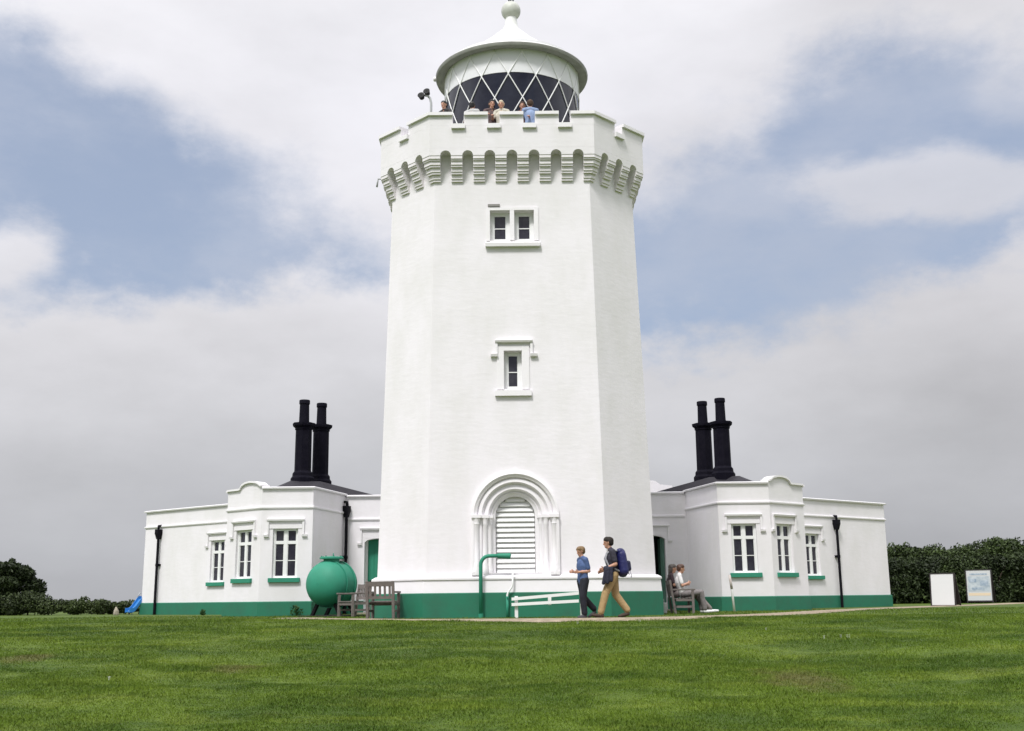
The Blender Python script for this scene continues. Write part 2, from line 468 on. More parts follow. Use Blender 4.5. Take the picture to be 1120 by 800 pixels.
def hood(win_parent, P, u0, u1, ztop, drop_h, proud=.085, th=.075, stop=.11, name='hood', d=0.):
    h = MB()
    h.prism([P(u0, d - .01, ztop), P(u0, d + proud, ztop - .025), P(u0, d + proud * .85, ztop - th), P(u0, d - .01, ztop - th - .02)],
            [P(u1, d - .01, ztop), P(u1, d + proud, ztop - .025), P(u1, d + proud * .85, ztop - th), P(u1, d - .01, ztop - th - .02)])
    if drop_h:
        for a, b, s in ((u0, u0 + .07, -1), (u1 - .07, u1, 1)):
            h.fbox(P, a + .003, b - .003, d - .01, d + proud * .6, ztop - drop_h, ztop - th)
            o0, o1 = (a - stop, b) if s < 0 else (a, b + stop)
            h.prism([P(o0, d - .01, ztop - drop_h), P(o0, d + proud * .9, ztop - drop_h - .01), P(o0, d + proud * .75, ztop - drop_h - .075), P(o0, d - .01, ztop - drop_h - .09)],
                    [P(o1, d - .01, ztop - drop_h), P(o1, d + proud * .9, ztop - drop_h - .01), P(o1, d + proud * .75, ztop - drop_h - .075), P(o1, d - .01, ztop - drop_h - .09)])
    return h.build(name, M['white_trim'], win_parent)

# ------------------------------------------------------------------ the tower
TC = Vector((.06, 28 + 3.72, 0))
F0, C0 = 4.60, 1.42
A0 = F0 / 2 + C0
TAP = .0064
def k_of(z): return 1 - TAP * z
def oct_pts(k=1., grow=0.):
    a, h = A0 * k, F0 / 2 * k
    pts = [(-h, -a), (h, -a), (a, -h), (a, h), (h, a), (-h, a), (-a, h), (-a, -h)]
    if grow: pts = offset_pts(pts, grow, True)
    return [(TC.x + p[0], TC.y + p[1]) for p in pts]

tower = empty('lighthouse', (TC.x, TC.y, 0))
tag(tower, 'tall white tapering eight-sided lighthouse tower with a green painted base', 'lighthouse')
def child(mb, name, m, parent=tower, **kw):
    o = mb.build(name, m, None, **kw)
    return adopt(o, parent)
def adopt(o, parent):
    # keep world coordinates when parenting under a moved root
    o.parent = parent
    root = parent
    while root.parent is not None: root = root.parent
    if parent is root: o.matrix_parent_inverse = Matrix.Translation(-Vector(root.location)) if root.rotation_euler.z == 0 else root.matrix_basis.inverted()
    return o

def shaft_P(u, d, z):   # front face, leaning back with the batter
    return Vector((TC.x + u, TC.y - A0 * k_of(z) - d, z))
YF = 28.1
zs_ = lambda py, px=560: zof(py, TC.y - A0 * k_of(zof(py, YF, px)), px)
def us_(px, py):
    z = zs_(py, px); return at(px, py, TC.y - A0 * k_of(z)).x - TC.x
Z_CORB = zs_(199)        # underside of the corbels
Z_PL = zs_(630)          # ledge of the plinth
Z_GR = zs_(648)
Z_SH = Z_CORB + 1.0
# openings in the front face
UW = [(us_(536, 247), us_(557.6, 247)), (us_(562.6, 247), us_(584, 247))]
UWz = (zs_(263), zs_(230.5))
MW = (us_(551.3, 405), us_(570.8, 405)); MWz = (zs_(425.5), zs_(384))
AC = us_(563.7, 580); AR = (us_(611.4, 564) - us_(515.6, 564)) / 2; AZ = zs_(564)
RIN = (us_(585.7, 590) - us_(542, 590)) / 2
ROUT = AR - .10
sh = MB()
holes = [(UW[0][0], UW[0][1], *UWz, .24), (UW[1][0], UW[1][1], *UWz, .24), (MW[0], MW[1], *MWz, .24),
         (AC - ROUT, AC + ROUT, Z_PL, AZ + ROUT, 0)]
grid_wall(sh, shaft_P, lambda z: -F0 / 2 * k_of(z), lambda z: F0 / 2 * k_of(z), 0, Z_SH, holes)
NA = 28
arc = [(math.cos(math.pi * i / NA), math.sin(math.pi * i / NA)) for i in range(NA + 1)]
for i in range(NA):      # spandrels over the arch
    (c0, s0), (c1, s1) = arc[i], arc[i + 1]
    zt = AZ + ROUT
    sh.quad(shaft_P(AC + ROUT * c0, 0, AZ + ROUT * s0), shaft_P(AC + ROUT * c1, 0, AZ + ROUT * s1), shaft_P(AC + ROUT * c1, 0, zt), shaft_P(AC + ROUT * c0, 0, zt))
base, top = oct_pts(1.), oct_pts(k_of(Z_SH))
for i in range(1, 8):
    j = (i + 1) % 8
    sh.quad((*base[i], 0), (*base[j], 0), (*top[j], Z_SH), (*top[i], Z_SH))
child(sh, 'shaft', M['white'])
# plinth: green base with a white ledge above, cut at the arch? it runs unbroken below the sill
pl = MB()
gz = Z_GR
band(pl, oct_pts(1.), [(.0, -.3), (.14, -.3), (.14, gz - .02), (.12, gz), (0., gz)], True)
child(pl, 'green_plinth', M['green'])
pw = MB()
band(pw, oct_pts(1.), [(-.01, gz), (.12, gz), (.095, Z_PL - .10), (.125, Z_PL - .085), (.125, Z_PL - .04), (.02, Z_PL + .02), (-.01, Z_PL + .02)], True)
child(pw, 'plinth_ledge', M['white_trim'])

# arch surround: stepped orders swept round the arch
ar = MB()
prof = [(AR, 0.), (AR, .085), (AR - .06, .10), (AR - .10, .06), (AR - .13, .05), (ROUT - .06, -.03),
        (ROUT - .08, .00), (ROUT - .16, .015), (ROUT - .19, -.06), (ROUT - .22, -.10), (ROUT - .25, -.08), (ROUT - .33, -.07),
        (ROUT - .37, -.15), (ROUT - .40, -.19), (ROUT - .43, -.17), (RIN + .10, -.165), (RIN + .05, -.22), (RIN, -.24), (RIN, -.42)]
def arch_path(r):
    p = [(AC + r, Z_PL + .02)] + [(AC + r * c, AZ + r * s) for c, s in arc] + [(AC - r, Z_PL + .02)]
    return p
paths = [arch_path(r) for r, d in prof]
for a in range(len(prof) - 1):
    for i in range(len(paths[0]) - 1):
        q = [(paths[a][i], prof[a][1]), (paths[a][i + 1], prof[a][1]), (paths[a + 1][i + 1], prof[a + 1][1]), (paths[a + 1][i], prof[a + 1][1])]
        ar.quad(*[shaft_P(u, d, z) for (u, z), d in q])
o = child(ar, 'arch_surround', M['white_trim'], sharp=40)
for s in (-1, 1):         # columns with capitals and bases each side
    for q, rr in ((AR - .125, .07), (AR - .34, .062), (RIN + .15, .055)):
        cb = MB(); dd = {0: .03, 1: -.04, 2: -.13}[[AR - .125, AR - .34, RIN + .15].index(q)]
        u = AC + s * q
        b0 = Z_PL + .03
        def pt(z): return shaft_P(u, dd, z)
        prof2 = [(rr * 1.5, 0), (rr * 1.5, .16), (rr * 1.25, .20), (rr * 1.3, .25), (rr, .30), (rr, AZ - b0 - .24), (rr * 1.2, AZ - b0 - .21), (rr * 1.05, AZ - b0 - .17), (rr * 1.55, AZ - b0 - .06)]
        n = 14
        vs = []
        for r_, h_ in prof2:
            c = pt(b0 + h_)
            vs += [c + Vector((r_ * math.cos(2 * math.pi * t / n), r_ * math.sin(2 * math.pi * t / n), 0)) for t in range(n)]
        cb.add(vs, [(i * n + t, i * n + (t + 1) % n, (i + 1) * n + (t + 1) % n, (i + 1) * n + t) for i in range(len(prof2) - 1) for t in range(n)], True)
        hw = rr * 1.75
        cb.fbox(shaft_P, u - hw, u + hw, dd - .14, dd + hw * .9, AZ - .06, AZ + .02)
        cb.fbox(shaft_P, u - hw * .95, u + hw * .95, dd - .14, dd + hw * .8, Z_PL + .015, Z_PL + .10)
        child(cb, 'column', M['white_trim'], sharp=35)
# louvred shutter
lv = MB()
dl = -.40
z0, z1 = zs_(627), AZ + RIN
ns = 15
for i in range(ns):
    za = z0 + (z1 - z0) * i / ns; zb = z0 + (z1 - z0) * (i + .9) / ns
    zm = (za + zb) / 2
    half = RIN - .015 if zm < AZ else math.sqrt(max(RIN ** 2 - (zm - AZ) ** 2, .002)) - .01
    lv.prism([shaft_P(AC - half, dl + .05, za), shaft_P(AC - half, dl + .065, za + .02), shaft_P(AC - half, dl - .01, zb + .035), shaft_P(AC - half, dl - .02, zb + .01)],
             [shaft_P(AC + half, dl + .05, za), shaft_P(AC + half, dl + .065, za + .02), shaft_P(AC + half, dl - .01, zb + .035), shaft_P(AC + half, dl - .02, zb + .01)])
door = child(lv, 'louvred_shutter', M['window_white'])
bk = MB()
bk.fbox(shaft_P, AC - RIN - .02, AC + RIN + .02, dl - .10, dl - .05, Z_PL - .1, AZ + RIN + .05)
child(bk, 'shutter_backing', M['white_trim'])
ss = MB(); ss.fbox(shaft_P, AC - RIN - .06, AC + RIN + .06, -.42, -.05, Z_PL - .02, z0 + .01)
child(ss, 'shutter_sill', M['white_trim'])

# tower windows
for (u0, u1) in UW:
    w = casement(tower, shaft_P, u0, u1, UWz[0], UWz[1] - .0, .24, 1, None, (.47,), .10); adopt(w, tower)
w2 = MB()
ua, ub = us_(532, 247), us_(589, 247)
za, zb = UWz
for a, b in ((ua, UW[0][0] - .004), (UW[1][1] + .004, ub)): w2.fbox(shaft_P, a, b, -.01, .035, za - .02, zb + .09)
w2.fbox(shaft_P, UW[0][0] - .004, UW[1][1] + .004, -.01, .032, zb + .004, zb + .09)
w2.fbox(shaft_P, UW[0][1] + .004, UW[1][0] - .004, -.01, .032, za, zb)
w2.prism([shaft_P(us_(531, 268), -.01, zs_(266) + .05), shaft_P(us_(531, 268), .12, zs_(267)), shaft_P(us_(531, 268), .11, zs_(270.5)), shaft_P(us_(531, 268), -.01, zs_(270.5))],
         [shaft_P(us_(591, 268), -.01, zs_(266) + .05), shaft_P(us_(591, 268), .12, zs_(267)), shaft_P(us_(591, 268), .11, zs_(270.5)), shaft_P(us_(591, 268), -.01, zs_(270.5))])
child(w2, 'window_surround', M['white_trim'])
pq = MB(); pq.fbox(shaft_P, us_(533.6, 225), us_(546.7, 225), 0.002, .05, zs_(226.5), zs_(223.8)); child(pq, 'vent_plaque', M['plaque'])
w = casement(tower, shaft_P, MW[0], MW[1], *MWz, .24, 1, None, (.47,), .10); adopt(w, tower)
w3 = MB()
a0, a1 = us_(543.5, 405), us_(579, 405)
za, zb = MWz
for a, b in ((a0, MW[0] - .004), (MW[1] + .004, a1)): w3.fbox(shaft_P, a, b, -.01, .03, za - .01, zb + .13)
w3.fbox(shaft_P, MW[0] - .004, MW[1] + .004, -.01, .027, zb + .004, zb + .13)
w3.fbox(shaft_P, us_(541.5, 430), us_(581.5, 430), -.01, .09, zs_(433.5), zs_(427.5))
child(w3, 'window_surround', M['white_trim'])
h = hood(tower, shaft_P, us_(541.5, 374), us_(582.6, 374), zs_(372.2), .38, .12, .07, .12, 'hood'); adopt(h, tower)

# --- corbelled gallery
kz = k_of(Z_CORB + .5)
PROJ = .345
OP = oct_pts(kz)
Z_AS = zs_(172) + .06   # arch spring
YP = TC.y - A0 * kz - PROJ
Z_AS = zof(171, YP + .1); Z_AT = zof(163, YP); Z_PT = zof(123, YP); Z_SL = zof(137, YP)
par = MB(); cors = {}
for fi in range(8):
    p0, p1 = OP[fi], OP[(fi + 1) % 8]
    P, L, ux, n = frame2(p0, p1)
    nb = 7 if fi % 2 == 0 else 3
    sp = L / nb; hw = sp * .245
    t225 = math.tan(R(22.5))
    e = PROJ * t225
    def Uo(u, d, at_end):  # extend panel ends to the mitre
        return u
    # arcade panel with arched recesses
    zb = Z_AS
    edges = [(-e, None)]
    for b in range(nb):
        c = (b + .5) * sp
        # spandrel
        NS = 10
        pts = [(c - hw * math.cos(math.pi * i / NS), Z_AS + hw * math.sin(math.pi * i / NS)) for i in range(NS + 1)]
        for i in range(NS):
            (ua_, za_), (ub_, zb_) = pts[i], pts[i + 1]
            par.quad(P(ua_, PROJ, za_), P(ub_, PROJ, zb_), P(ub_, PROJ, Z_AT + .04), P(ua_, PROJ, Z_AT + .04))
            par.quad(P(ua_, PROJ, za_), P(ub_, PROJ, zb_), P(ub_, -.05, zb_), P(ua_, -.05, za_))
    steps = [(0, PROJ), (.30, PROJ * .80), (.55, PROJ * .58), (.78, PROJ * .34)]
    H = Z_AS - Z_CORB
    zlev = [Z_AS, Z_AS - H * .20, Z_AS - H * .45, Z_AS - H * .72, Z_CORB]
    pj = [PROJ - .012, PROJ * .78, PROJ * .54, PROJ * .28]
    for b in range(nb + 1):
        for q in range(4):
            zt, zbm = zlev[q], zlev[q + 1]
            d1 = pj[q]
            ee = d1 * t225
            def pier(ulo, uhi, dlo, dhi, zlo, zhi, tgt, m0=0, m1=0):
                x0 = lambda d: ulo - (d * t225 if m0 else 0)
                x1 = lambda d: uhi + (d * t225 if m1 else 0)
                tgt.box8([P(x0(dhi), dhi, zlo), P(x1(dhi), dhi, zlo), P(x1(dlo), dlo, zlo), P(x0(dlo), dlo, zlo),
                          P(x0(dhi), dhi, zhi), P(x1(dhi), dhi, zhi), P(x1(dlo), dlo, zhi), P(x0(dlo), dlo, zhi)])
            cor = cors.setdefault((fi, b) if b < nb else ((fi + 1) % 8, 0), MB())
            lo = 0 if b == 0 else (b - .5) * sp + hw
            hi = L if b == nb else (b + .5) * sp - hw
            # each course: square face above a slightly receding lower lip
            zmid = zbm + (zt - zbm) * .35
            pier(lo, hi, -.08, d1, zmid, zt - .004 if q else zt, cor, b == 0, b == nb)
            pier(lo, hi, -.08, d1 - .028, zbm, zmid - .0, cor, b == 0, b == nb)
            if q == 0:
                pier(lo, hi, -.08, PROJ, Z_AS + .002, Z_AT + .04, par, b == 0, b == nb)
# parapet band, slots, merlons
PP = offset_pts(OP, PROJ, True)
TH = .32
band(par, PP, rect(-TH - .05, 0, Z_AT + .042, Z_SL), True)
cop = MB()
for fi in range(8):
    p0, p1 = PP[fi], PP[(fi + 1) % 8]
    P, L, ux, n = frame2(p0, p1)
    if fi % 2 == 0: sl = [L * (q + .0) for q in (.2, .4, .6, .8)]
    else: sl = [L * .5]
    if fi == 0: sl = [us_ for us_ in [at(px, 128, PP[0][1]).x - PP[0][0] for px in (501.2, 540, 578.8, 617.5)]]
    sw = .16
    cuts = [0] + [c for s_ in sl for c in (s_ - sw, s_ + sw)] + [L]
    t225 = math.tan(R(22.5))
    for q in range(0, len(cuts), 2):
        a, b = cuts[q], cuts[q + 1]
        m0, m1 = q == 0, q + 2 == len(cuts)
        def mb8(tgt, dlo, dhi, zlo, zhi, ext=0.):
            x0 = lambda d: a + (d * -t225 if m0 else -ext)
            x1 = lambda d: b + (d * t225 if m1 else ext)
            tgt.box8([P(x0(dhi), dhi, zlo), P(x1(dhi), dhi, zlo), P(x1(dlo), dlo, zlo), P(x0(dlo), dlo, zlo),
                      P(x0(dhi), dhi, zhi), P(x1(dhi), dhi, zhi), P(x1(dlo), dlo, zhi), P(x0(dlo), dlo, zhi)])
        mb8(par, -TH, 0, Z_SL + .002, Z_PT - .09)
        mb8(cop, -TH - .05, .07, Z_PT - .088, Z_PT, .0)
    for s_ in sl:
        cop.fbox(P, s_ - sw - .03, s_ + sw + .03, .003, .08, Z_SL - .10, Z_SL + .03)
        cop.fbox(P, s_ - sw + .002, s_ + sw - .002, -TH - .04, .003, Z_SL + .003, Z_SL + .03)
child(par, 'parapet', M['white'])
for cb in cors.values(): child(cb, 'corbel', M['corbel_white'])
child(cop, 'coping', M['white_trim'])
Z_FL = Z_PT - 1.03
fl = MB(); gp = offset_pts(OP, PROJ - TH - .02, True)
fl.prism([(x, y, Z_AT + .05) for x, y in gp], [(x, y, Z_FL) for x, y in gp])
child(fl, 'gallery_floor', M['flat_roof'])
# small spout hanging under the left corner of the gallery
sp_ = MB(); q = at(413.5, 196, 30.3)
sp_.tube([q + Vector((.35, 0, .0)), q, q + Vector((-.03, 0, -.25))], .03, 8)
child(sp_, 'overflow_pipe', M['grey_metal'])

# --- lantern
LC = Vector((TC.x + .03, TC.y, 0))
RL = 2.08
ZG0 = 14.0; ZD = zof(79, LC.y - RL); ZG1 = zof(54, LC.y - RL)
lan = MB()
lan.lathe([(RL + .10, Z_FL), (RL + .10, ZG0 - .10), (RL + .16, ZG0 - .08), (RL + .16, ZG0), (RL - .1, ZG0)], LC, 64)
lantern = child(lan, 'lantern', M['white'], sharp=40)
g1 = MB(); g1.lathe([(RL, ZG0 - .02), (RL, ZD)], LC, 64); child(g1, 'glazing', M['lantern_glass'], lantern)
g2 = MB(); g2.lathe([(RL, ZD), (RL + .012, ZD + .002), (RL + .012, ZG1 + .35)], LC, 64); child(g2, 'blind', M['blind'], lantern, sharp=40)
lt = MB()
NL = 16; hs = .735
zr = zof(81, LC.y - RL)
th0 = math.atan2(-1, (at(556, 81, LC.y - RL).x - LC.x) / RL)
dth = math.pi / NL
for kq in range(NL):
    for sgn in (-1, 1):
        pts = []
        for i in range(13):
            z = ZG0 + (ZG1 + .1 - ZG0) * i / 12
            th = th0 + 2 * dth * kq + sgn * dth * (z - zr) / hs
            pts.append((LC.x + (RL + .02) * math.cos(th), LC.y + (RL + .02) * math.sin(th), z))
        lt.tube(pts, .0185, 6)
child(lt, 'lattice', M['window_white'], lantern)
ZE = ZG1
rf = MB()
RE = 2.35
rf.lathe([(RL - .05, ZE + .06), (RE - .10, ZE + .0), (RE, ZE + .03), (RE + .03, ZE + .09), (RE - .02, ZE + .14), (RE - .18, ZE + .19),
          (RE * .72, ZE + .58), (RE * .50, ZE + .95), (RE * .32, ZE + 1.30), (RE * .2, ZE + 1.58), (.26, ZE + 1.78), (.2, ZE + 1.95), (.17, ZE + 2.25), (.25, ZE + 2.30), (.25, ZE + 2.36), (.12, ZE + 2.40)], LC, 64)
child(rf, 'lantern_roof', M['roof_white'], lantern, sharp=50)
gu = MB(); gu.lathe([(RL + .014, ZE + .02), (RE - .10, ZE - .035), (RE + .02, ZE - .01), (RE + .045, ZE + .05), (RE + .045, ZE + .085), (RE - .02, ZE + .10), (RL + .014, ZE + .10)], LC, 64, closed=True)  # added ring under the eave, coloured dark to stand for the underside's shade
child(gu, 'eave_shade_ring', M['eave_grey'], lantern, sharp=40)
ZB = zof(12.5, LC.y)
bl = MB()
bl.lathe([(.12, ZB - .36)] + [(max(.31 * math.cos(a), .01), ZB + .31 * math.sin(a)) for a in np.linspace(-1.35, 1.45, 14)], LC, 32)
child(bl, 'ball_finial', M['ball'], lantern, sharp=60)
vn = MB()
for dx in (-.10, .0, .12): vn.tube([LC + Vector((dx * .4, 0, ZB + .26)), LC + Vector((dx, 0, ZB + .62))], .025, 6)
vn.tube([LC + Vector((0, 0, ZB + .25)), LC + Vector((0, 0, ZB + 1.5))], .022, 8)
vn.box(LC.x - .7, LC.x + .45, LC.y - .012, LC.y + .012, ZB + 1.15, ZB + 1.19)
vn.prism([LC + Vector((-.95, -.01, ZB + 1.17)), LC + Vector((-.7, -.01, ZB + 1.27)), LC + Vector((-.7, -.01, ZB + 1.07))], [LC + Vector((-.95, .01, ZB + 1.17)), LC + Vector((-.7, .01, ZB + 1.27)), LC + Vector((-.7, .01, ZB + 1.07))])
child(vn, 'weather_vane', M['copper_green'], lantern)
br = MB(); q = at(476.5, 87, LC.y); br.tube([q, q + Vector((.15, 0, 0))], .05, 8); br.lathe([(0.01, -.05), (.07, -.05), (.07, .06), (.01, .06)], q, 12); child(br, 'eave_bracket', M['corbel_white'], lantern)

# twin lamp on the gallery's left corner
lp = empty('lamp_bracket', at(471.5, 122, 29.0)); tag(lp, 'white swan-neck bracket with two dark round lamps above the left parapet corner', 'lamp')
zz = Z_FL - lp.location.z
b = MB(); b.tube([(0, 0, zz), (0, 0, .25), (-.03, 0, .40), (-.10, 0, .48), (-.2, 0, .50)], .035, 10); b.tube([(0, 0, zz), (0, 0, zz + .06)], .12, 12)
b.build('post', M['grey_metal'], lp)
for (dx, dzz) in ((-.28, .46), (-.12, .58)):
    b = MB(); n = 14
    b.lathe([(.01, -.09), (.07, -.08), (.085, .02), (.10, .06), (.085, .065), (.01, .05)], (0, 0, 0), n)
    o = b.build('lamp_head', M['dark_metal'], lp, sharp=45); o.location = (dx, -.02, dzz); o.rotation_euler = (R(70), R(-35), 0)

# ------------------------------------------------------------------ wings
H_B, H_STR, H_LINK = 3.98, 3.38, 3.93
def build_wing(s):
    """s=+1 right wing, -1 left wing: octagonal block with an angled rear range"""
    X = lambda x, y: (s * x + .06, y)
    A, B, C, D, E, G, Hh, I, J = X(3.2, 37.6), X(5.85, 37.6), X(6.47, 35.0), X(8.12, 35.0), X(9.5, 36.12), X(9.75, 40.2), X(14.8, 44.0), X(12.3, 47.3), X(3.2, 47.4)
    order = [A, B, C, D, E, G, Hh, I, J]
    if s < 0: order = order[::-1]
    names = {}
    root = empty('keepers_cottage', (s * 8.0, 40.0, 0))
    tag(root, ('low white keepers\' wing on the right of the tower, behind the people on the bench' if s > 0 else
               'low white keepers\' wing on the left of the tower, behind the green tank'), 'cottage')
    wall = MB(); sm = []
    def seg(p, q): return frame2(p, q) if s > 0 else frame2(q, p)
    def hit(P0, L, ux, px, py=640):
        d = ray(px, py); p0 = P0(0, 0, 0)
        # solve p0 + ux*u = t*d (plan)
        det = ux.x * (-d.y) - ux.y * (-d.x)
        rx, ry = -p0.x, -p0.y
        u = (rx * (-d.y) - ry * (-d.x)) / det
        t = (p0 + ux * u).length / math.hypot(d.x, d.y)
        return u
    wins = {('C', 'D'): ((804.5, 829) if s > 0 else (297, 324)), ('D', 'E'): ((855, 868.5) if s > 0 else (256.8, 272.6)), ('G', 'H'): ((884.5, 899) if s > 0 else (228.3, 244))}
    pts = dict(A=A, B=B, C=C, D=D, E=E, G=G, H=Hh, I=I, J=J)
    keys = 'ABCDEGHIJ'
    todo = []
    for a, b in zip(keys, keys[1:] + 'A'):
        P, L, ux, n = seg(pts[a], pts[b])
        hl = []
        top = H_LINK if (a, b) == ('A', 'B') else H_B
        if (a, b) in wins:
            p0, p1 = wins[(a, b)]
            u0, u1 = hit(P, L, ux, p0), hit(P, L, ux, p1)
            uc = (u0 + u1) / 2; hw = .40
            z0, z1 = 1.18, 2.72
            hl.append((uc - hw, uc + hw, z0, z1, .13)); todo.append((P, uc, hw, z0, z1))
        if (a, b) == ('A', 'B'):
            xc = 4.66 if s > 0 else 4.60
            uc = abs(s * xc - P(0, 0, 0).x)
            hl.append((uc - .5, uc + .5, 0.06, 2.52, .38)); dfr = (P, uc)
        grid_wall(wall, P, lambda z: 0, lambda z, L=L: L, -.3, top, hl)
    # the door's shallow arched head: corner fillets
    P, uc = dfr
    for sg in (-1, 1):
        for i in range(6):
            t0, t1 = i / 6, (i + 1) / 6
            f = lambda t: .13 * (1 - math.sqrt(max(0, 1 - (1 - t) ** 2)))
            wall.box8([P(uc + sg * (.5 - .5 * t0), -.38, 2.52 - f(t0)), P(uc + sg * (.5 - .5 * t1), -.38, 2.52 - f(t1)), P(uc + sg * (.5 - .5 * t1), -.004, 2.52 - f(t1)), P(uc + sg * (.5 - .5 * t0), -.004, 2.52 - f(t0)),
                       P(uc + sg * (.5 - .5 * t0), -.38, 2.521), P(uc + sg * (.5 - .5 * t1), -.38, 2.521), P(uc + sg * (.5 - .5 * t1), -.004, 2.521), P(uc + sg * (.5 - .5 * t0), -.004, 2.521)])
    child(wall, 'wall', M['white'], root)
    for (Pw, uw, hw, z0, z1) in todo:
        w = casement(root, Pw, uw - hw, uw + hw, z0, z1, .13, 2, .72, (.48,), .065); adopt(w, root)
        sl = MB(); sl.fbox(Pw, uw - hw - .10, uw + hw + .10, -.10, .09, z0 - .140, z0 - .003); bevel(child(sl, 'sill', M['green_gloss'], w), .008)
        w_top = MB(); w_top.fbox(Pw, uw - hw - .12, uw + hw + .12, -.004, .018, z1 + .004, z1 + .12); child(w_top, 'lintel', M['white_trim'], w)
        hd = hood(w, Pw, uw - hw - .20, uw + hw + .20, z1 + .32, .50, .09, .075, .09)
    # door
    if s < 0:
        dm = MB(); dm.fbox(P, uc - .42, uc + .42, -.42, -.36, .06, 2.5)
        for i in range(4): dm.fbox(P, uc - .40 + i * .2, uc - .21 + i * .2, -.36, -.345, .10, 2.3)
        dr = child(dm, 'door', M['green_gloss'], root)
        hn = MB(); hn.tube([P(uc - .32, -.345, 1.1), P(uc - .32, -.28, 1.1)], .03, 8); child(hn, 'handle', M['dark_metal'], dr)
    else:      # leaf standing open into a dark lobby
        dm = MB(); dm.fbox(P, uc + .37, uc + .42, -1.16, -.36, .06, 2.44)
        dr = child(dm, 'door', M['door_pale'], root); dr['label'] = 'green door standing open'
        hn = MB(); hn.tube([P(uc + .37, -1.0, 1.1), P(uc + .31, -1.0, 1.1)], .03, 8); child(hn, 'handle', M['dark_metal'], dr)
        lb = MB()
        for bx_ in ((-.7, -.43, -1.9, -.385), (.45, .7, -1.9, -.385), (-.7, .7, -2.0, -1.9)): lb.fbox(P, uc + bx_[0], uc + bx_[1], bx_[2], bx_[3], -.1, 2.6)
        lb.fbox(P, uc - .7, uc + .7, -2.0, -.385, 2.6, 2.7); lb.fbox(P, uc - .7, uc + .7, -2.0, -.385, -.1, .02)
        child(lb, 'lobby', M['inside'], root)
    df = MB()
    for sg in (-1, 1): df.fbox(P, uc + sg * .46 - .04, uc + sg * .46 + .04, -.375, -.30, .06, 2.52)
    child(df, 'door_frame', M['door_pale'] if s > 0 else M['window_white'], root)
    st = MB(); st.fbox(P, uc - .7, uc + .7, -.3, .25, -.1, .058); child(st, 'doorstep', M['stone'], root)
    hd = hood(root, P, uc - .66, uc + .66, 2.90, .52, .085, .075, .08); adopt(hd, root)
    # mouldings
    main = [B, C, D, E, G, Hh, I]; lk = [A, B]
    if s < 0: main = main[::-1]; lk = lk[::-1]
    tr = MB()
    band(tr, main, [(-.01, H_STR - .03), (.03, H_STR - .03), (.045, H_STR), (.045, H_STR + .04), (-.01, H_STR + .06)])
    lk2 = [(A[0], A[1]), (B[0] - s * .05, B[1])]; lk2 = lk2 if s > 0 else lk2[::-1]
    band(tr, lk2, [(-.01, 3.13), (.03, 3.13), (.045, 3.16), (.045, 3.2), (-.01, 3.22)])
    child(tr, 'string_course', M['white_trim'], root)
    # coping, broken by the gabled parapet over the angled window bay
    cp = MB()
    c1 = [B, C, D] if s > 0 else [D, C, B]
    c2 = [E, G, Hh, I] if s > 0 else [I, Hh, G, E]
    cprof = [(-.28, H_B + .002), (.07, H_B + .002), (.085, H_B + .05), (.03, H_B + .075), (-.28, H_B + .085)]
    band(cp, c1, cprof); band(cp, c2, cprof)
    band(cp, lk2, [(-.28, H_LINK + .002), (.07, H_LINK + .002), (.085, H_LINK + .05), (.03, H_LINK + .075), (-.28, H_LINK + .085)])
    child(cp, 'coping', M['white_trim'], root)
    P, L, ux, n = seg(D, E)
    ga = MB()
    # asymmetric stepped gable: a raised block with quarter-round shoulders; u runs from the front bay
    prof = [(0, 0), (0, .09), (.04, .10), (.08, .15), (.14, .20), (.26, .235), (.36, .245), (.48, .22), (.56, .17), (.60, .11), (.62, .045), (.66, .035), (.98, .03), (1, .012), (1, 0)]
    if s < 0: prof = [(1 - a, b) for a, b in prof]
    ga.prism([P(a * L, -.26, H_B + b + .001) for a, b in prof], [P(a * L, .0, H_B + b + .001) for a, b in prof])
    child(ga, 'gable_parapet', M['white'], root)
    gc = MB()
    for (a0_, b0_), (a1_, b1_) in zip(prof[1:-2], prof[2:-1]):
        gc.box8([P(a0_ * L, .07, H_B + b0_), P(a1_ * L, .07, H_B + b1_), P(a1_ * L, -.29, H_B + b1_), P(a0_ * L, -.29, H_B + b0_),
                 P(a0_ * L, .07, H_B + b0_ + .06), P(a1_ * L, .07, H_B + b1_ + .06), P(a1_ * L, -.29, H_B + b1_ + .06), P(a0_ * L, -.29, H_B + b0_ + .06)])
    child(gc, 'gable_coping', M['white_trim'], root)
    # green base
    gb = MB()
    gpts = [B, C, D, E, G, Hh, I]
    gpts = gpts if s > 0 else gpts[::-1]
    band(gb, gpts, [(-.005, -.3), (.045, -.3), (.045, .43), (.02, .455), (-.005, .455)])
    P2, L2, ux2, n2 = seg(A, B)
    uc2 = dfr[1]
    for a, b in ((0.01, uc2 - .505), (uc2 + .505, L2 - .02)):
        if b > a: gb.fbox(P2, a, b, -.005, .04, -.3, .45)
    child(gb, 'green_plinth', M['green'], root)
    # roofs
    fr = MB()
    poly = [Vector((p[0], p[1], 3.6)) for p in offset_pts(order, -.03, True)]
    for tri in tessellate_polygon([poly]): fr.add([poly[i] for i in tri], [(0, 1, 2)])
    child(fr, 'flat_roof', M['flat_roof'], root)
    rr = MB()
    bx = [X(6.75, 35.8), X(8.0, 35.7), X(8.9, 36.8), X(9.2, 41.0), X(7.5, 43.0), X(4.6, 42.6), X(4.3, 38.3), X(6.1, 38.0)]
    if s < 0: bx = bx[::-1]
    ap = [X(6.9, 38.6), X(7.9, 38.3), X(8.0, 39.8), X(6.9, 40.2)]
    bz, az = 3.90, 4.60
    bv = [Vector((x, y, bz)) for x, y in bx]; av = [Vector((x, y, az)) for x, y in ap]
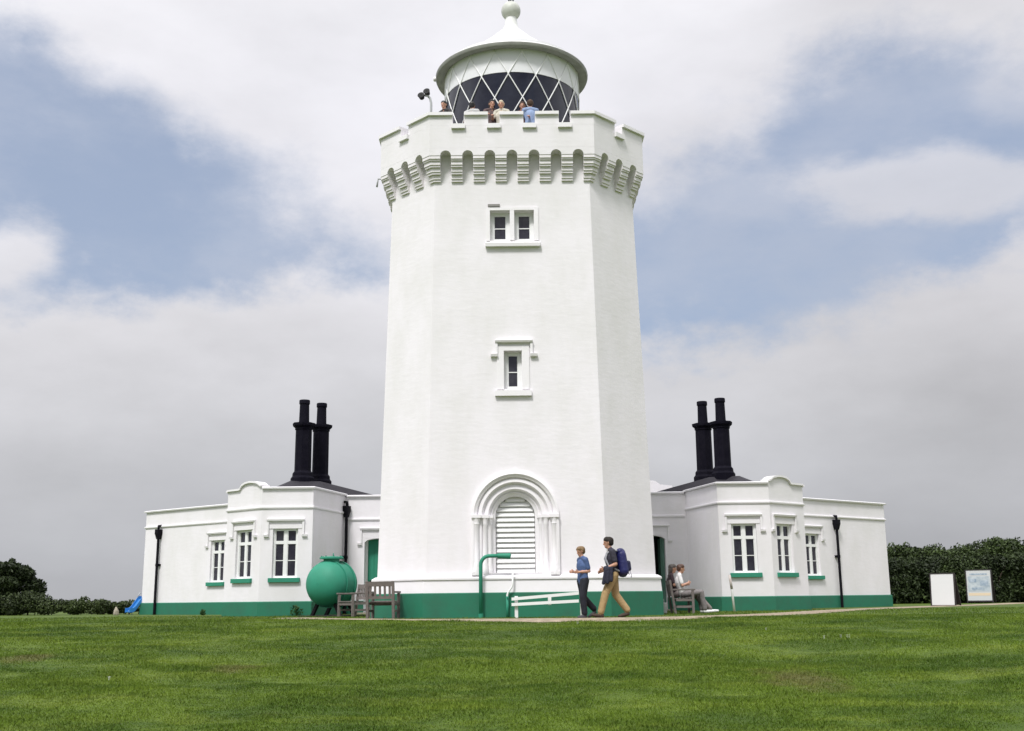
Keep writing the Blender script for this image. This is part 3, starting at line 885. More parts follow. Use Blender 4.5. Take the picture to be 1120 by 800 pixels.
    # skirt each base edge to the nearest top vertex
    cen = sum(av, Vector()) / 4
    def near(v): return min(range(4), key=lambda i: (av[i] - v).length)
    ids = [near(v) for v in bv]
    for i in range(len(bv)):
        j = (i + 1) % len(bv)
        if ids[i] == ids[j]: rr.add([bv[i], bv[j], av[ids[i]]], [(0, 1, 2)])
        else: rr.add([bv[i], bv[j], av[ids[j]], av[ids[i]]], [(0, 1, 2, 3)])
    rr.add(av, [(0, 1, 2, 3)])
    for i in range(len(bv)):
        j = (i + 1) % len(bv); rr.quad(bv[i], bv[j], bv[j] - Vector((0, 0, .3)), bv[i] - Vector((0, 0, .3)))
    roof = child(rr, 'roof', M['lead'], root)
    # pair of chimney stacks
    spec = [(331.5, 465.5, 438, 38.7), (350.6, 467.5, 441.5, 39.8)] if s < 0 else [(790.3, 464, 436, 38.7), (770.5, 466, 439.5, 39.8)]
    for i, (px, pcap, ptop, Y) in enumerate(spec):
        zc, zt = zof(pcap, Y, px), zof(ptop, Y, px)
        x = xof(px, Y, 500)
        st = MB()
        r0 = .30
        st.lathe([(r0 * 1.42, 4.3), (r0 * 1.42, 4.72), (r0 * 1.22, 4.80), (r0 * 1.2, 4.90), (r0, 4.98), (r0 * .97, zc - .18), (r0 * 1.06, zc - .16), (r0 * 1.06, zc - .1), (r0 * 1.32, zc - .03), (r0 * 1.36, zc + .03), (r0 * 1.36, zc + .07), (.1, zc + .09)], (x, Y, 0), 8, False)
        stack = child(st, 'chimney_stack', M['black'], root)
        po = MB()
        po.lathe([(.20, zc + .08), (.185, zc + .15), (.17, zt - .16), (.195, zt - .14), (.195, zt - .03), (.18, zt), (.12, zt), (.12, zt - .3)], (x, Y, 0), 16)
        child(po, 'chimney_pot', M['black'], stack, sharp=40)
    # rainwater pipes
    def downpipe(P, u, ztop, d=.11):
        dp = MB()
        dp.tube([P(u, d, -.1), P(u, d, ztop - .35)], .052, 12)
        for z in (1.9,): dp.tube([P(u, d, z - .05), P(u, d, z + .05)], .066, 12); dp.fbox(P, u - .1, u + .1, .0, d - .03, z - .04, z + .04)
        w = child(dp, 'downpipe', M['pipe'], root, sharp=40)
        hp = MB()
        hp.prism([P(u - .06, .03, ztop - .38), P(u + .06, .03, ztop - .38), P(u + .06, .17, ztop - .38), P(u - .06, .17, ztop - .38)],
                 [P(u - .095, .006, ztop - .18), P(u + .095, .006, ztop - .18), P(u + .095, .22, ztop - .18), P(u - .095, .22, ztop - .18)])
        hp.fbox(P, u - .10, u + .10, .004, .225, ztop - .178, ztop)
        hp.tube([P(u, .02, ztop + .14), P(u, .12, ztop + .14), P(u, .13, ztop - .05)], .05, 10)
        child(hp, 'hopper', M['pipe'], w)
        return w
    P, L, ux, n = seg(G, Hh)
    downpipe(P, hit(P, L, ux, 917 if s > 0 else 173), 3.28)
    if s < 0:
        P, L, ux, n = seg(B, C)
        u = hit(P, L, ux, 383, 600)
        downpipe(P, max(.12, min(L - .12, u)), 3.62)
    else:   # far parapet seen past the chimneys
        P, L, ux, n = frame2((3.9, 43.2), (6.3, 43.2))
        fp = MB()
        prof = [(0, 0), (0, .9), (.22, .9), (.3, 1.12), (.5, 1.18), (.72, 1.12), (.8, .98), (1, .92), (1, 0)]
        fp.prism([P(a * L, -.25, 3.85 + b) for a, b in prof], [P(a * L, 0, 3.85 + b) for a, b in prof])
        child(fp, 'rear_gable', M['white_trim'], root)
    return root
build_wing(1); build_wing(-1)

# ------------------------------------------------------------------ green tank
def gz_at(x, y): return float(ground_z(x, y))
q = at(364.5, 640, 33.6)
tank = empty('storage_tank', (q.x, 33.6, gz_at(q.x, 33.6)), R(-24))
tag(tank, 'bulbous green metal tank with a flanged lid standing against the left wing', 'tank')
TR, TZ = .675, .95
b = MB()
prof = []
# round-ended barrel lying on its side, axis along local Y
pr = [(.01, -.86)] + [(TR * math.sin(a), -.86 + TR * .80 * (1 - math.cos(a))) for a in np.linspace(.1, math.pi / 2, 12)]
pr += [(TR, .18)] + [(TR * math.cos(a), .18 + TR * .7 * math.sin(a)) for a in np.linspace(.1, 1.5, 12)] + [(.01, .18 + TR * .7)]
n = 40
vs = [(r * math.cos(2 * math.pi * k / n), y, TZ + r * math.sin(2 * math.pi * k / n)) for r, y in pr for k in range(n)]
b.add(vs, [(i * n + k, i * n + (k + 1) % n, (i + 1) * n + (k + 1) % n, (i + 1) * n + k) for i in range(len(pr) - 1) for k in range(n)], True)
b.build('shell', M['green_gloss'], tank)
b = MB()
for y in (-.28, .17):
    m = len(b.v)
    ring = [(TR + .006, y - .03), (TR + .03, y - .03), (TR + .03, y + .03), (TR + .006, y + .03)]
    vs = [(r * math.cos(2 * math.pi * k / n), yy, TZ + r * math.sin(2 * math.pi * k / n)) for r, yy in ring for k in range(n)]
    b.add(vs, [(i * n + k, i * n + (k + 1) % n, ((i + 1) % 4) * n + (k + 1) % n, ((i + 1) % 4) * n + k) for i in range(4) for k in range(n)])
b.build('strap', M['green_gloss'], tank)
b = MB(); b.lathe([(.24, TZ + TR - .10), (.24, TZ + TR + .06), (.36, TZ + TR + .07), (.36, TZ + TR + .11), (.34, TZ + TR + .13), (.1, TZ + TR + .15), (.01, TZ + TR + .15)], (0, -.12, 0), 28)
for k in range(8):
    a = k * math.pi / 4; b.lathe([(.022, TZ + TR + .12), (.022, TZ + TR + .16), (.004, TZ + TR + .16)], (.31 * math.cos(a), -.12 + .31 * math.sin(a), 0), 6, False)
lid = b.build('lid', M['green_gloss'], tank, sharp=40)
b = MB(); b.tube([(.06, -.12, TZ + TR + .14), (.06, -.12, TZ + TR + .24)], .018, 8); b.build('handle', M['green_gloss'], lid)
for y in (-.35, .4):
    for x in (-1, 1):
        b = MB()
        b.prism([(x * .30 - .05, y - .05, .38), (x * .30 + .05, y - .05, .38), (x * .30 + .05, y + .05, .38), (x * .30 - .05, y + .05, .38)],
                [(x * .52 - .05, y - .05, -.03), (x * .52 + .05, y - .05, -.03), (x * .52 + .05, y + .05, -.03), (x * .52 - .05, y + .05, -.03)])
        b.build('leg', M['dark_metal'], tank)
b = MB(); b.box(-.75, .85, -.75, .85, -.05, .03); b.build('plinth_slab', M['lead'], tank)

# ------------------------------------------------------------------ timber benches (local: width along X, sitter faces -Y)
def bench(loc, rz, W, label, cat='bench', seat_h=.44, back_h=.92, dep=.56):
    root = empty('garden_bench', loc, rz); tag(root, label, cat)
    w = .035
    for sx in (-1, 1):
        x = sx * (W / 2 - w)
        b = MB(); b.box(x - w, x + w, -dep / 2, -dep / 2 + .07, -.02, .63); bevel(b.build('leg', M['wood'], root), .006)
        b = MB(); b.prism([(x - w, dep / 2 - .07, -.02), (x + w, dep / 2 - .07, -.02), (x + w, dep / 2, -.02), (x - w, dep / 2, -.02)],
                          [(x - w, dep / 2 + .06, back_h), (x + w, dep / 2 + .06, back_h), (x + w, dep / 2 + .12, back_h), (x - w, dep / 2 + .12, back_h)])
        bevel(b.build('leg', M['wood'], root), .006)
        b = MB(); b.box(x - .045, x + .045, -dep / 2 - .04, dep / 2 + .02, .632, .675); bevel(b.build('armrest', M['wood'], root), .008)
        b = MB(); b.box(x - .02, x + .02, -dep / 2 + .072, dep / 2 - .06, .16, .22); b.box(x - .02, x + .02, -dep / 2 + .072, dep / 2 - .06, seat_h - .10, seat_h - .04); b.build('side_rail', M['wood'], root)
    b = MB()
    ns = 6
    for i in range(ns):
        y0 = -dep / 2 - .01 + i * (dep - .02) / ns
        b.box(-W / 2 + .075, W / 2 - .075, y0, y0 + (dep - .02) / ns - .018, seat_h - .025 - i * .004, seat_h - i * .004)
    b.box(-W / 2 + .072, W / 2 - .072, -dep / 2 + .015, -dep / 2 + .055, seat_h - .12, seat_h - .03)
    bevel(b.build('seat', M['wood'], root), .004, 1)
    b = MB()
    def by(z): return dep / 2 - .055 + (z / back_h) * .13
    for za, zb in ((back_h - .13, back_h - .01), (seat_h + .04, seat_h + .11)):
        b.prism([(-W / 2 + .07, by(za), za), (W / 2 - .07, by(za), za), (W / 2 - .07, by(za) + .04, za), (-W / 2 + .07, by(za) + .04, za)],
                [(-W / 2 + .07, by(zb), zb), (W / 2 - .07, by(zb), zb), (W / 2 - .07, by(zb) + .04, zb), (-W / 2 + .07, by(zb) + .04, zb)])
    m = max(4, int(W / .13))
    for i in range(m):
        x = -W / 2 + .12 + i * (W - .24) / (m - 1)
        za, zb = seat_h + .11, back_h - .13
        b.prism([(x - .028, by(za) + .01, za), (x + .028, by(za) + .01, za), (x + .028, by(za) + .03, za), (x - .028, by(za) + .03, za)],
                [(x - .028, by(zb) + .01, zb), (x + .028, by(zb) + .01, zb), (x + .028, by(zb) + .03, zb), (x - .028, by(zb) + .03, zb)])
    b.build('backrest', M['wood'], root)
    return root
q = at(387, 673, 32.0)
bench((q.x, 32.0, gz_at(q.x, 32.0)), R(-62), 1.25, 'weathered timber bench in front of the green tank, seen from its side')
q = at(419, 676, 28.15)
bench((q.x, 28.15, gz_at(q.x, 28.15)), R(172), .74, 'weathered timber armchair turned back-on between the bench and the tower', 'armchair')
q = at(746.5, 668, 31.6)
BX, BY = q.x, 31.6
bench((BX, BY, 0), R(90 - 4), 1.5, 'grey timber bench beside the right doorway with two people sitting on it')
BENCH_M = Matrix.Translation((BX, BY, 0))

# ------------------------------------------------------------------ pipes and rails by the tower
YP_ = TC.y - A0 - .17 - .10
q0 = at(526, 672, YP_)
vp = empty('vent_pipe', (q0.x, YP_, 0)); tag(vp, 'green bent-over pipe rising in front of the louvred arch', 'pipe')
zt = zof(608, YP_)
b = MB()
pts = [(0, 0, -.05), (0, 0, zt - .22)] + [(.22 - .22 * math.cos(a), 0, zt - .22 + .22 * math.sin(a)) for a in np.linspace(.2, math.pi / 2, 7)] + [(.60, 0, zt)]
b.tube(pts, .048, 14); b.build('pipe', M['green_gloss'], vp)
b = MB(); b.tube([(.42, 0, zt + .0), (.74, 0, zt - .01), (.76, 0, zt - .015)], [.06, .075, .04], 14); b.build('nozzle', M['green_gloss'], vp, sharp=50)
b = MB(); b.box(-.03, .03, .02, .11, .45, .50); b.build('clamp', M['green_gloss'], vp)
b = MB(); b.tube([(0, 0, -.02), (0, 0, .10)], .065, 14); b.build('base_collar', M['green_gloss'], vp, sharp=40)

q0 = at(557, 648, YP_)
wp = empty('standpipe', (q0.x, YP_, 0)); tag(wp, 'thin crooked white pipe against the green base below the louvred arch', 'pipe')
za, zb = zof(648, YP_), zof(624, YP_)
b = MB(); b.tube([(-.05, .05, -.05), (-.05, .05, za - .06), (-.03, .05, za), (.06, .05, za + .12), (.09, .05, za + .2), (.09, .05, zb)], .024, 10); b.build('pipe', M['window_white'], wp)
b = MB(); b.tube([(-.05, -.02, za - .12), (-.05, .05, za - .12)], .02, 8); b.build('tap', M['green_gloss'], wp)
b = MB(); b.tube([(-.05, .05, -.04), (-.05, .05, za - .1)], .034, 10); b.build('sleeve', M['green_gloss'], wp)

Ya, Yb = 26.9, 26.7
a0 = at(559.5, 655.5, Ya); a1 = at(633, 649, Yb)
c0 = at(559.5, 661.5, Ya); c1 = at(633, 657.5, Yb)
rl = empty('white_railing', (a0.x, Ya, 0)); tag(rl, 'low white two-bar railing at the foot of the tower behind the boy', 'railing')
L0 = Vector((a0.x, Ya, 0))
for p, q_ in ((a0, a1), (c0, c1)):
    b = MB()
    d = .035
    b.box8([p - L0 + Vector((0, -.025, -d)), q_ - L0 + Vector((0, -.025, -d)), q_ - L0 + Vector((0, .025, -d)), p - L0 + Vector((0, .025, -d)),
            p - L0 + Vector((0, -.025, d)), q_ - L0 + Vector((0, -.025, d)), q_ - L0 + Vector((0, .025, d)), p - L0 + Vector((0, .025, d))])
    b.build('rail', M['window_white'], rl)
for px, ztop, zbot in ((564.5, a0.z + .07, -.05), (601, a0.z + .10, .30), (636, a1.z + .03, -.05)):
    x = xof(px, 26.87) - a0.x
    b = MB(); b.box(x - .04, x + .04, .03, .09, zbot, ztop); b.build('post', M['window_white'], rl)

q0 = at(803.5, 668, 33.6)
sk = empty('marker_stake', (q0.x, 33.6, 0)); tag(sk, 'thin faded leaning stake in front of the right wing', 'stake')
zt = zof(632, 33.6)
b = MB(); b.tube([(0, 0, -.1), (-.05, 0, zt * .6), (-.10, 0, zt)], .035, 8); b.build('shaft', M['window_white'], sk)
b = MB(); b.tube([(-.052, 0, zt * .62), (-.10, 0, zt + .005)], .038, 8); b.build('tip', M['stake'], sk)

# ------------------------------------------------------------------ display boards
def a_board(px0, px1, pyt, pyb, pyfoot, Y, rz, label, painted):
    x0, x1 = xof(px0, Y), xof(px1, Y); w = x1 - x0
    pc = (px0 + px1) / 2
    zt, zb = zof(pyt, Y, pc), zof(pyb, Y, pc)
    root = empty('display_board', ((x0 + x1) / 2, Y, 0), rz); tag(root, label, 'sign board')
    t = .10
    def fp(x, z): return Vector((x, (z - zb) / (zt - zb) * .13, z))
    def slab(mb, xa, xb, za, zc, f, bk):
        o1, o2 = Vector((0, -f, 0)), Vector((0, bk, 0))
        mb.box8([fp(xa, za) + o1, fp(xb, za) + o1, fp(xb, za) + o2, fp(xa, za) + o2, fp(xa, zc) + o1, fp(xb, zc) + o1, fp(xb, zc) + o2, fp(xa, zc) + o2])
    b = MB(); slab(b, -w / 2, w / 2, zb, zt, .012, .012); panel = b.build('panel', painted, root)
    b = MB()
    slab(b, -w / 2 - .05, -w / 2, -.02, zt + .04, .025, .03); slab(b, w / 2, w / 2 + .05, -.02, zt + .04, .025, .03)
    slab(b, -w / 2, w / 2, zt, zt + .04, .024, .029); slab(b, -w / 2, w / 2, zb - .06, zb, .024, .029)
    b.build('frame', M['board_frame'], root)
    b = MB()
    for sx in (-1, 1):
        b.prism([(sx * w / 2 - .03, .75, -.02), (sx * w / 2 + .03, .75, -.02), (sx * w / 2 + .03, .80, -.02), (sx * w / 2 - .03, .80, -.02)],
                [(sx * w / 2 - .03, .26, zt), (sx * w / 2 + .03, .26, zt), (sx * w / 2 + .03, .31, zt), (sx * w / 2 - .03, .31, zt)])
    b.prism([(-w / 2 + .031, .70, zb), (w / 2 - .031, .70, zb), (w / 2 - .031, .72, zb), (-w / 2 + .031, .72, zb)],
            [(-w / 2 + .031, .28, zt - .02), (w / 2 - .031, .28, zt - .02), (w / 2 - .031, .30, zt - .02), (-w / 2 + .031, .30, zt - .02)])
    b.build('prop_stand', M['board_frame'], root)
    return root, panel, slab, w, zb, zt
a_board(1018, 1042, 628, 662, 664, 43.5, R(-37), 'plain white A-frame board, nearer of the two boards by the dark bushes', M['board'])
M['board_grey'] = mat('grey_sign_face', (.50, .51, .52), .4)
M['map_paper'] = mat('printed_map_sheet', (.46, .50, .53), .4, var=.9, vscale=3.2, vcol=(.22, .28, .34))
M['map_dark'] = mat('print_grey', (.20, .26, .34), .5, var=.7, vscale=8, vcol=(.5, .55, .6))
M['map_sand'] = mat('print_sand', (.62, .50, .36), .5)
root, panel, slab, w, zb, zt = a_board(1058, 1083, 624, 657, 660, 54.5, R(-34), 'board with a printed blue and grey chart, tilted, farther of the two boards', M['board_grey'])
b = MB(); slab(b, -w * .45, w * .45, zb + (zt - zb) * .30, zb + (zt - zb) * .80, .016, -.013); b.build('printed_map', M['map_paper'], panel)
b = MB()
for (a, c, e, f) in ((-.36, .36, .845, .90), (-.40, -.10, .60, .72), (.05, .38, .48, .66), (-.30, .15, .36, .43)):
    slab(b, w * a, w * c, zb + (zt - zb) * e, zb + (zt - zb) * f, .02, -.017)
b.build('print_block', M['map_dark'], panel)
b = MB(); slab(b, -w * .45, w * .45, zb + (zt - zb) * .16, zb + (zt - zb) * .25, .016, -.013); b.build('print_strip', M['map_sand'], panel)

# ------------------------------------------------------------------ slide and stone by the left hedge
Y = 44.0
q0, q1 = at(139, 673, Y), at(151, 656, Y)
sl = empty('playground_slide', (q0.x + .12, Y, 0), R(38)); tag(sl, 'small bright blue playground slide beside the end of the left wing', 'slide')
x1, z1 = q1.x - q0.x, q1.z
b = MB()
pth = [(-.12, .12), (.02, .13), (.10, .19), (x1 * .9, z1 - .03), (x1, z1), (x1 + .18, z1)]
for (xa, za), (xb, zb) in zip(pth, pth[1:]):
    b.box8([(xa, -.22, za - .02), (xb, -.22, zb - .02), (xb, .22, zb - .02), (xa, .22, za - .02), (xa, -.22, za + .02), (xb, -.22, zb + .02), (xb, .22, zb + .02), (xa, .22, za + .02)])
    for sy in (-1, 1):
        b.box8([(xa, sy * .25 - .03, za - .03), (xb, sy * .25 - .03, zb - .03), (xb, sy * .25 + .03, zb - .03), (xa, sy * .25 + .03, za - .03),
                (xa, sy * .25 - .03, za + .14), (xb, sy * .25 - .03, zb + .14), (xb, sy * .25 + .03, zb + .14), (xa, sy * .25 + .03, za + .14)])
b.build('chute', M['blue_plastic'], sl)
for sy in (-.24, .24):
    b = MB(); b.tube([(x1 + .40, sy, -.05), (x1 + .20, sy, z1 + .0), (x1 + .15, sy, z1 + .25), (x1 + .02, sy, z1 + .26), (x1 - .05, sy, z1 + .08)], .022, 8); b.build('handrail', M['grey_metal'], sl)
for i in range(4):
    t = (i + .7) / 4.4; b = MB(); b.tube([(x1 + .40 - .2 * t, -.24, z1 * t), (x1 + .40 - .2 * t, .24, z1 * t)], .02, 8); b.build('rung', M['grey_metal'], sl)
for sy in (-.2, .2):
    b = MB(); b.tube([(.0, sy, .16), (.0, sy, -.05)], .02, 6); b.build('foot', M['grey_metal'], sl)
def rock(name, loc, r, m):
    bm = bmesh.new(); bmesh.ops.create_icosphere(bm, subdivisions=3, radius=1)
    for v in bm.verts:
        k = 1 + .25 * math.sin(v.co.x * 3.1 + v.co.z * 2) * math.cos(v.co.y * 2.7) + random.uniform(-.05, .05)
        v.co = Vector((v.co.x * r[0] * k, v.co.y * r[1] * k, v.co.z * r[2] * k))
    me = bpy.data.meshes.new(name); bm.to_mesh(me); bm.free(); me.materials.append(m)
    return link(name, me, None, loc)
q0 = at(127, 670, 43)
tag(rock('boulder', (q0.x, 43, .11), (.10, .10, .17), M['stone']), 'pale upright stone on the grass left of the blue slide', 'stone')

# ------------------------------------------------------------------ planting
def leaves(mb_v, mb_f, centers, radii, n, size, rng):
    """n leaf quads scattered through the outer shell of ellipsoid clumps"""
    k = rng.integers(0, len(centers), n)
    d = rng.normal(size=(n, 3)); d /= np.linalg.norm(d, axis=1)[:, None]
    rad = rng.uniform(.72, 1.08, n)[:, None]
    p = centers[k] + d * radii[k] * rad
    a = rng.normal(size=(n, 3)) + d * .4; a /= np.linalg.norm(a, axis=1)[:, None]
    t = np.cross(a, rng.normal(size=(n, 3))); t /= np.linalg.norm(t, axis=1)[:, None]
    b = np.cross(a, t)
    s = size * rng.uniform(.6, 1.4, n)[:, None]
    return np.stack([p - t * s, p - b * s * .45, p + t * s, p + b * s * .45], 1)
def foliage_mesh(name, quads, m):
    n = len(quads)
    me = bpy.data.meshes.new(name)
    me.vertices.add(n * 4); me.vertices.foreach_set('co', quads.reshape(-1))
    me.loops.add(n * 4); me.loops.foreach_set('vertex_index', np.arange(n * 4, dtype=np.int32))
    me.polygons.add(n); me.polygons.foreach_set('loop_start', np.arange(0, n * 4, 4, dtype=np.int32))
    me.update(calc_edges=True); me.materials.append(m)
    return me
def bush(name, loc, w, dep, h, nleaf, size, m, label, cat, group, seed):
    rng = np.random.default_rng(seed)
    root = empty(name, loc); tag(root, label, cat, group)
    nc = 34
    cs, rs = [], []
    for i in range(nc):
        a = rng.uniform(0, 2 * math.pi); rr = math.sqrt(rng.uniform(0, 1)); zz = rng.uniform(.06, .98)
        prof = math.sqrt(max(.05, 1 - max(0, (zz - .35) / .65) ** 2)) if zz > .35 else .9
        r = rng.uniform(.12, .32) * min(h, w)
        cs.append((math.cos(a) * rr * w / 2 * prof, math.sin(a) * rr * dep / 2 * prof, min(zz * h, h - r * .6)))
        rs.append((r * rng.uniform(.8, 1.25), r, r * rng.uniform(.6, .9)))
    cs, rs = np.array(cs), np.array(rs)
    qd = leaves(None, None, cs, rs, nleaf, size, rng)
    # stray shoots break the outline
    sh_c = cs[rng.integers(0, nc, 30)] + np.stack([rng.normal(0, .12, 30), rng.normal(0, .12, 30), rng.uniform(.1, .5, 30) * rs.mean()], -1) * 1.6
    qs = leaves(None, None, sh_c, np.full((30, 3), .10 * h ** .5), nleaf // 10, size * .8, rng)
    qd = np.concatenate([qd, qs]); qd = qd[qd[:, :, 2].min(1) > -.02]
    link('crown', foliage_mesh('crown', qd, m), root)
    b = MB()
    for i in range(9):
        c = Vector(cs[i]); a = rng.uniform(0, 6.28)
        p0 = Vector((math.cos(a) * .12, math.sin(a) * .12, -.05))
        b.tube([p0, p0.lerp(c, .5) + Vector((0, 0, .15 * h)), c], [.07, .05, .02], 6)
    b.build('trunk', M['bark'], root)
    return root
specs = []
rr_ = random.Random(3)
for (px0, top) in ((985, 603), (1003, 600), (1022, 601), (1040, 598), (1060, 601), (1079, 600), (1098, 597), (1116, 598), (1136, 595)):
    specs.append((px0, top))
for i, (px, top) in enumerate(specs):
    Y = 60 + (i % 3) * 1.8
    h = zof(top + rr_.uniform(-4, 11), Y, px) + .15
    q0 = at(px, 655, Y)
    bush('bush', (q0.x, Y, gz_at(q0.x, Y)), 2.9, 2.8, h, 13000, .085, M['leaf_dark'] if i % 3 else M['leaf_mid'],
         'dark green bush in the dense belt behind the two boards, right of the lighthouse', 'bush', 'bushes in the dark belt behind the boards', 40 + i)
for i, (px, top) in enumerate(((976, 606), (996, 612), (1015, 612), (1033, 610), (1052, 612), (1070, 611), (1090, 610), (1110, 608), (1130, 606))):
    Y = 57.0 + .6 * (i % 2)
    h = zof(top, Y, px)
    q0 = at(px, 655, Y)
    bush('bush', (q0.x, Y, gz_at(q0.x, Y)), 2.3, 2.0, h, 11000, .08, M['leaf_mid'] if i % 3 == 1 else M['leaf_dark'],
         'dark green bush in the dense belt behind the two boards, right of the lighthouse', 'bush', 'bushes in the dark belt behind the boards', 80 + i)
q0 = at(-8, 655, 50)
bush('rounded_bush', (q0.x, 50, gz_at(q0.x, 50)), 3.7, 4.0, zof(617, 50, 5) + .05, 42000, .08, M['leaf_dark'], 'rounded dark bush rising above the low hedge on the far left', 'bush', None, 7)
q0 = at(44, 650, 49.0)
b = MB()
# low hedge: a ragged row standing before the rounded bush
hx0, hx1 = xof(-45, 46.5), xof(150, 46.5)
rng = np.random.default_rng(5)
hr = empty('low_hedge', ((hx0 + hx1) / 2, 46.5, 0)); tag(hr, 'ragged low hedge along the edge of the lawn on the far left', 'hedge')
nc = 70
xs_ = rng.uniform((hx0 - hx1) / 2, (hx1 - hx0) / 2, nc)
tt = (xs_ + (hx1 - hx0) / 2) / (hx1 - hx0)
hh = .66 - .22 * np.clip(tt - .25, 0, 1) + rng.uniform(-.08, .08, nc)
hh = hh + .18 * np.exp(-((tt - .38) / .1) ** 2)
cs = np.stack([xs_, rng.uniform(-.5, .5, nc), hh * rng.uniform(.35, .8, nc)], -1); rs = np.stack([rng.uniform(.25, .45, nc), rng.uniform(.2, .35, nc), hh * .42], -1)
qd = leaves(None, None, cs, rs, 26000, .055, rng)
link('crown', foliage_mesh('crown', qd[qd[:, :, 2].min(1) > -.02], M['leaf_low']), hr)
for i in range(16):
    b = MB(); b.tube([(cs[i][0], cs[i][1], -.05), (cs[i][0] + .05, cs[i][1], cs[i][2])], .02, 5); b.build('stem', M['bark'], hr)
# weeds at the foot of the left wing
for i, (px, hgt, lab) in enumerate(((324, .34, 'tallest leafy weed at the foot of the left wing below the front window'), (224, .2, 'small weed at the foot of the left wing below the leftmost window'), (256, .16, 'smallest weed at the foot of the left wing below the middle window'))):
    Y = 34.75 if px > 300 else (40.0 if px < 240 else 36.6)
    x = xof(px, Y, 668)
    if px < 300: Y = Y - .25
    rng = np.random.default_rng(200 + i)
    root = empty('weed', (x, Y, 0)); tag(root, lab, 'plant')
    n = 90
    a = rng.uniform(0, 6.28, n); t = rng.uniform(0, 1, n); r = rng.uniform(.0, .6, n) * hgt
    c = np.stack([np.cos(a) * r, np.sin(a) * r * .5, (.15 + .85 * t) * hgt * (1 - .4 * r / hgt)], -1)
    link('leaves', foliage_mesh('leaves', leaves(None, None, c, np.full((n, 3), .02), 260, .035, rng), M['weed']), root)
    for k in range(5):
        b = MB(); b.tube([(0, 0, -.03), tuple(c[k])], .005, 4); b.build('stem', M['weed'], root)

# ------------------------------------------------------------------ people
SK = {}
def pmat(n, c, r=.75, v=.45, vs=7): SK[n] = mat(n, c, r, var=v, vscale=vs, bump=.8, bscale=13); return SK[n]
skin = mat('skin', (.48, .26, .18), .5, var=.2, vscale=9, vcol=(.40, .19, .13))
dark = mat('dark_eye', (.02, .015, .012), .3)
lips = mat('lips', (.36, .13, .11), .5)

def voxel(name, parts, mats, vox, parent=None, smooth=4):
    """union of tapered capsules -> one continuous surface, coloured by the nearest limb.
    part: (p0, r0, p1, r1, material index, (flatten axis, factor) or None)"""
    mb = MB()
    for (p0, r0, p1, r1, mi, fl) in parts:
        p0, p1 = Vector(p0), Vector(p1)
        ax = p1 - p0; L = ax.length
        if L < 1e-5: ax = Vector((0, 0, 1)); L = 1e-5
        t = ax.normalized(); u = t.cross(Vector((0, 1, 0)) if abs(t.y) < .9 else Vector((1, 0, 0))).normalized(); w = t.cross(u)
        n = 14; rings = []
        for a in np.linspace(-math.pi / 2 + .15, 0, 5): rings.append((r0 * math.cos(a), r0 * math.sin(a)))
        for a in np.linspace(0, math.pi / 2 - .15, 5): rings.append((r1 * math.cos(a), L + r1 * math.sin(a)))
        vs = []
        for rr, h in rings:
            for k in range(n):
                o = (u * math.cos(2 * math.pi * k / n) + w * math.sin(2 * math.pi * k / n)) * rr + t * (h)
                if fl:
                    f = Vector(fl[0]).normalized(); cen = t * h
                    # squash about the limb axis
                    dlt = o - t * max(0, min(L, h)); o = o - f * dlt.dot(f) * (1 - fl[1])
                vs.append(p0 + o)
        m = len(rings)
        fs = [(i * n + k, i * n + (k + 1) % n, (i + 1) * n + (k + 1) % n, (i + 1) * n + k) for i in range(m - 1) for k in range(n)]
        fs += [tuple(range(n))[::-1], tuple(range((m - 1) * n, m * n))]
        mb.add(vs, fs)
    me = bpy.data.meshes.new(name + '_src'); me.from_pydata(mb.v, [], mb.f)
    bm = bmesh.new(); bm.from_mesh(me); bmesh.ops.recalc_face_normals(bm, faces=bm.faces); bm.to_mesh(me); bm.free()
    tmp = link(name, me)
    md = tmp.modifiers.new('v', 'REMESH'); md.mode = 'VOXEL'; md.voxel_size = vox
    ms = tmp.modifiers.new('s', 'SMOOTH'); ms.factor = .5; ms.iterations = smooth
    dg = bpy.context.evaluated_depsgraph_get()
    out = bpy.data.meshes.new_from_object(tmp.evaluated_get(dg))
    bpy.data.objects.remove(tmp); bpy.data.meshes.remove(me)
    out.name = name
    out.materials.clear()
    for m in mats: out.materials.append(m)
    n = len(out.polygons)
    c = np.empty(n * 3); out.polygons.foreach_get('center', c); c = c.reshape(-1, 3)
    best = np.full(n, 1e9); idx = np.zeros(n, dtype=np.int32)
    for (p0, r0, p1, r1, mi, fl) in parts:
        a = np.array(p0, float); d = np.array(p1, float) - a; L2 = max((d @ d), 1e-9)
        t = np.clip(((c - a) @ d) / L2, 0, 1)
        v = c - a - t[:, None] * d
        if fl:
            f = np.array(Vector(fl[0]).normalized()); v = v + np.outer(v @ f, f) * (1 / fl[1] - 1)
        ds = np.linalg.norm(v, axis=1) - (r0 + (r1 - r0) * t)
        k = ds < best - (0.0 if mi == 0 else .0); best[k] = ds[k]; idx[k] = mi
    out.polygons.foreach_set('material_index', idx)
    out.polygons.foreach_set('use_smooth', [True] * n)
    o = link(name, out, parent)
    return o

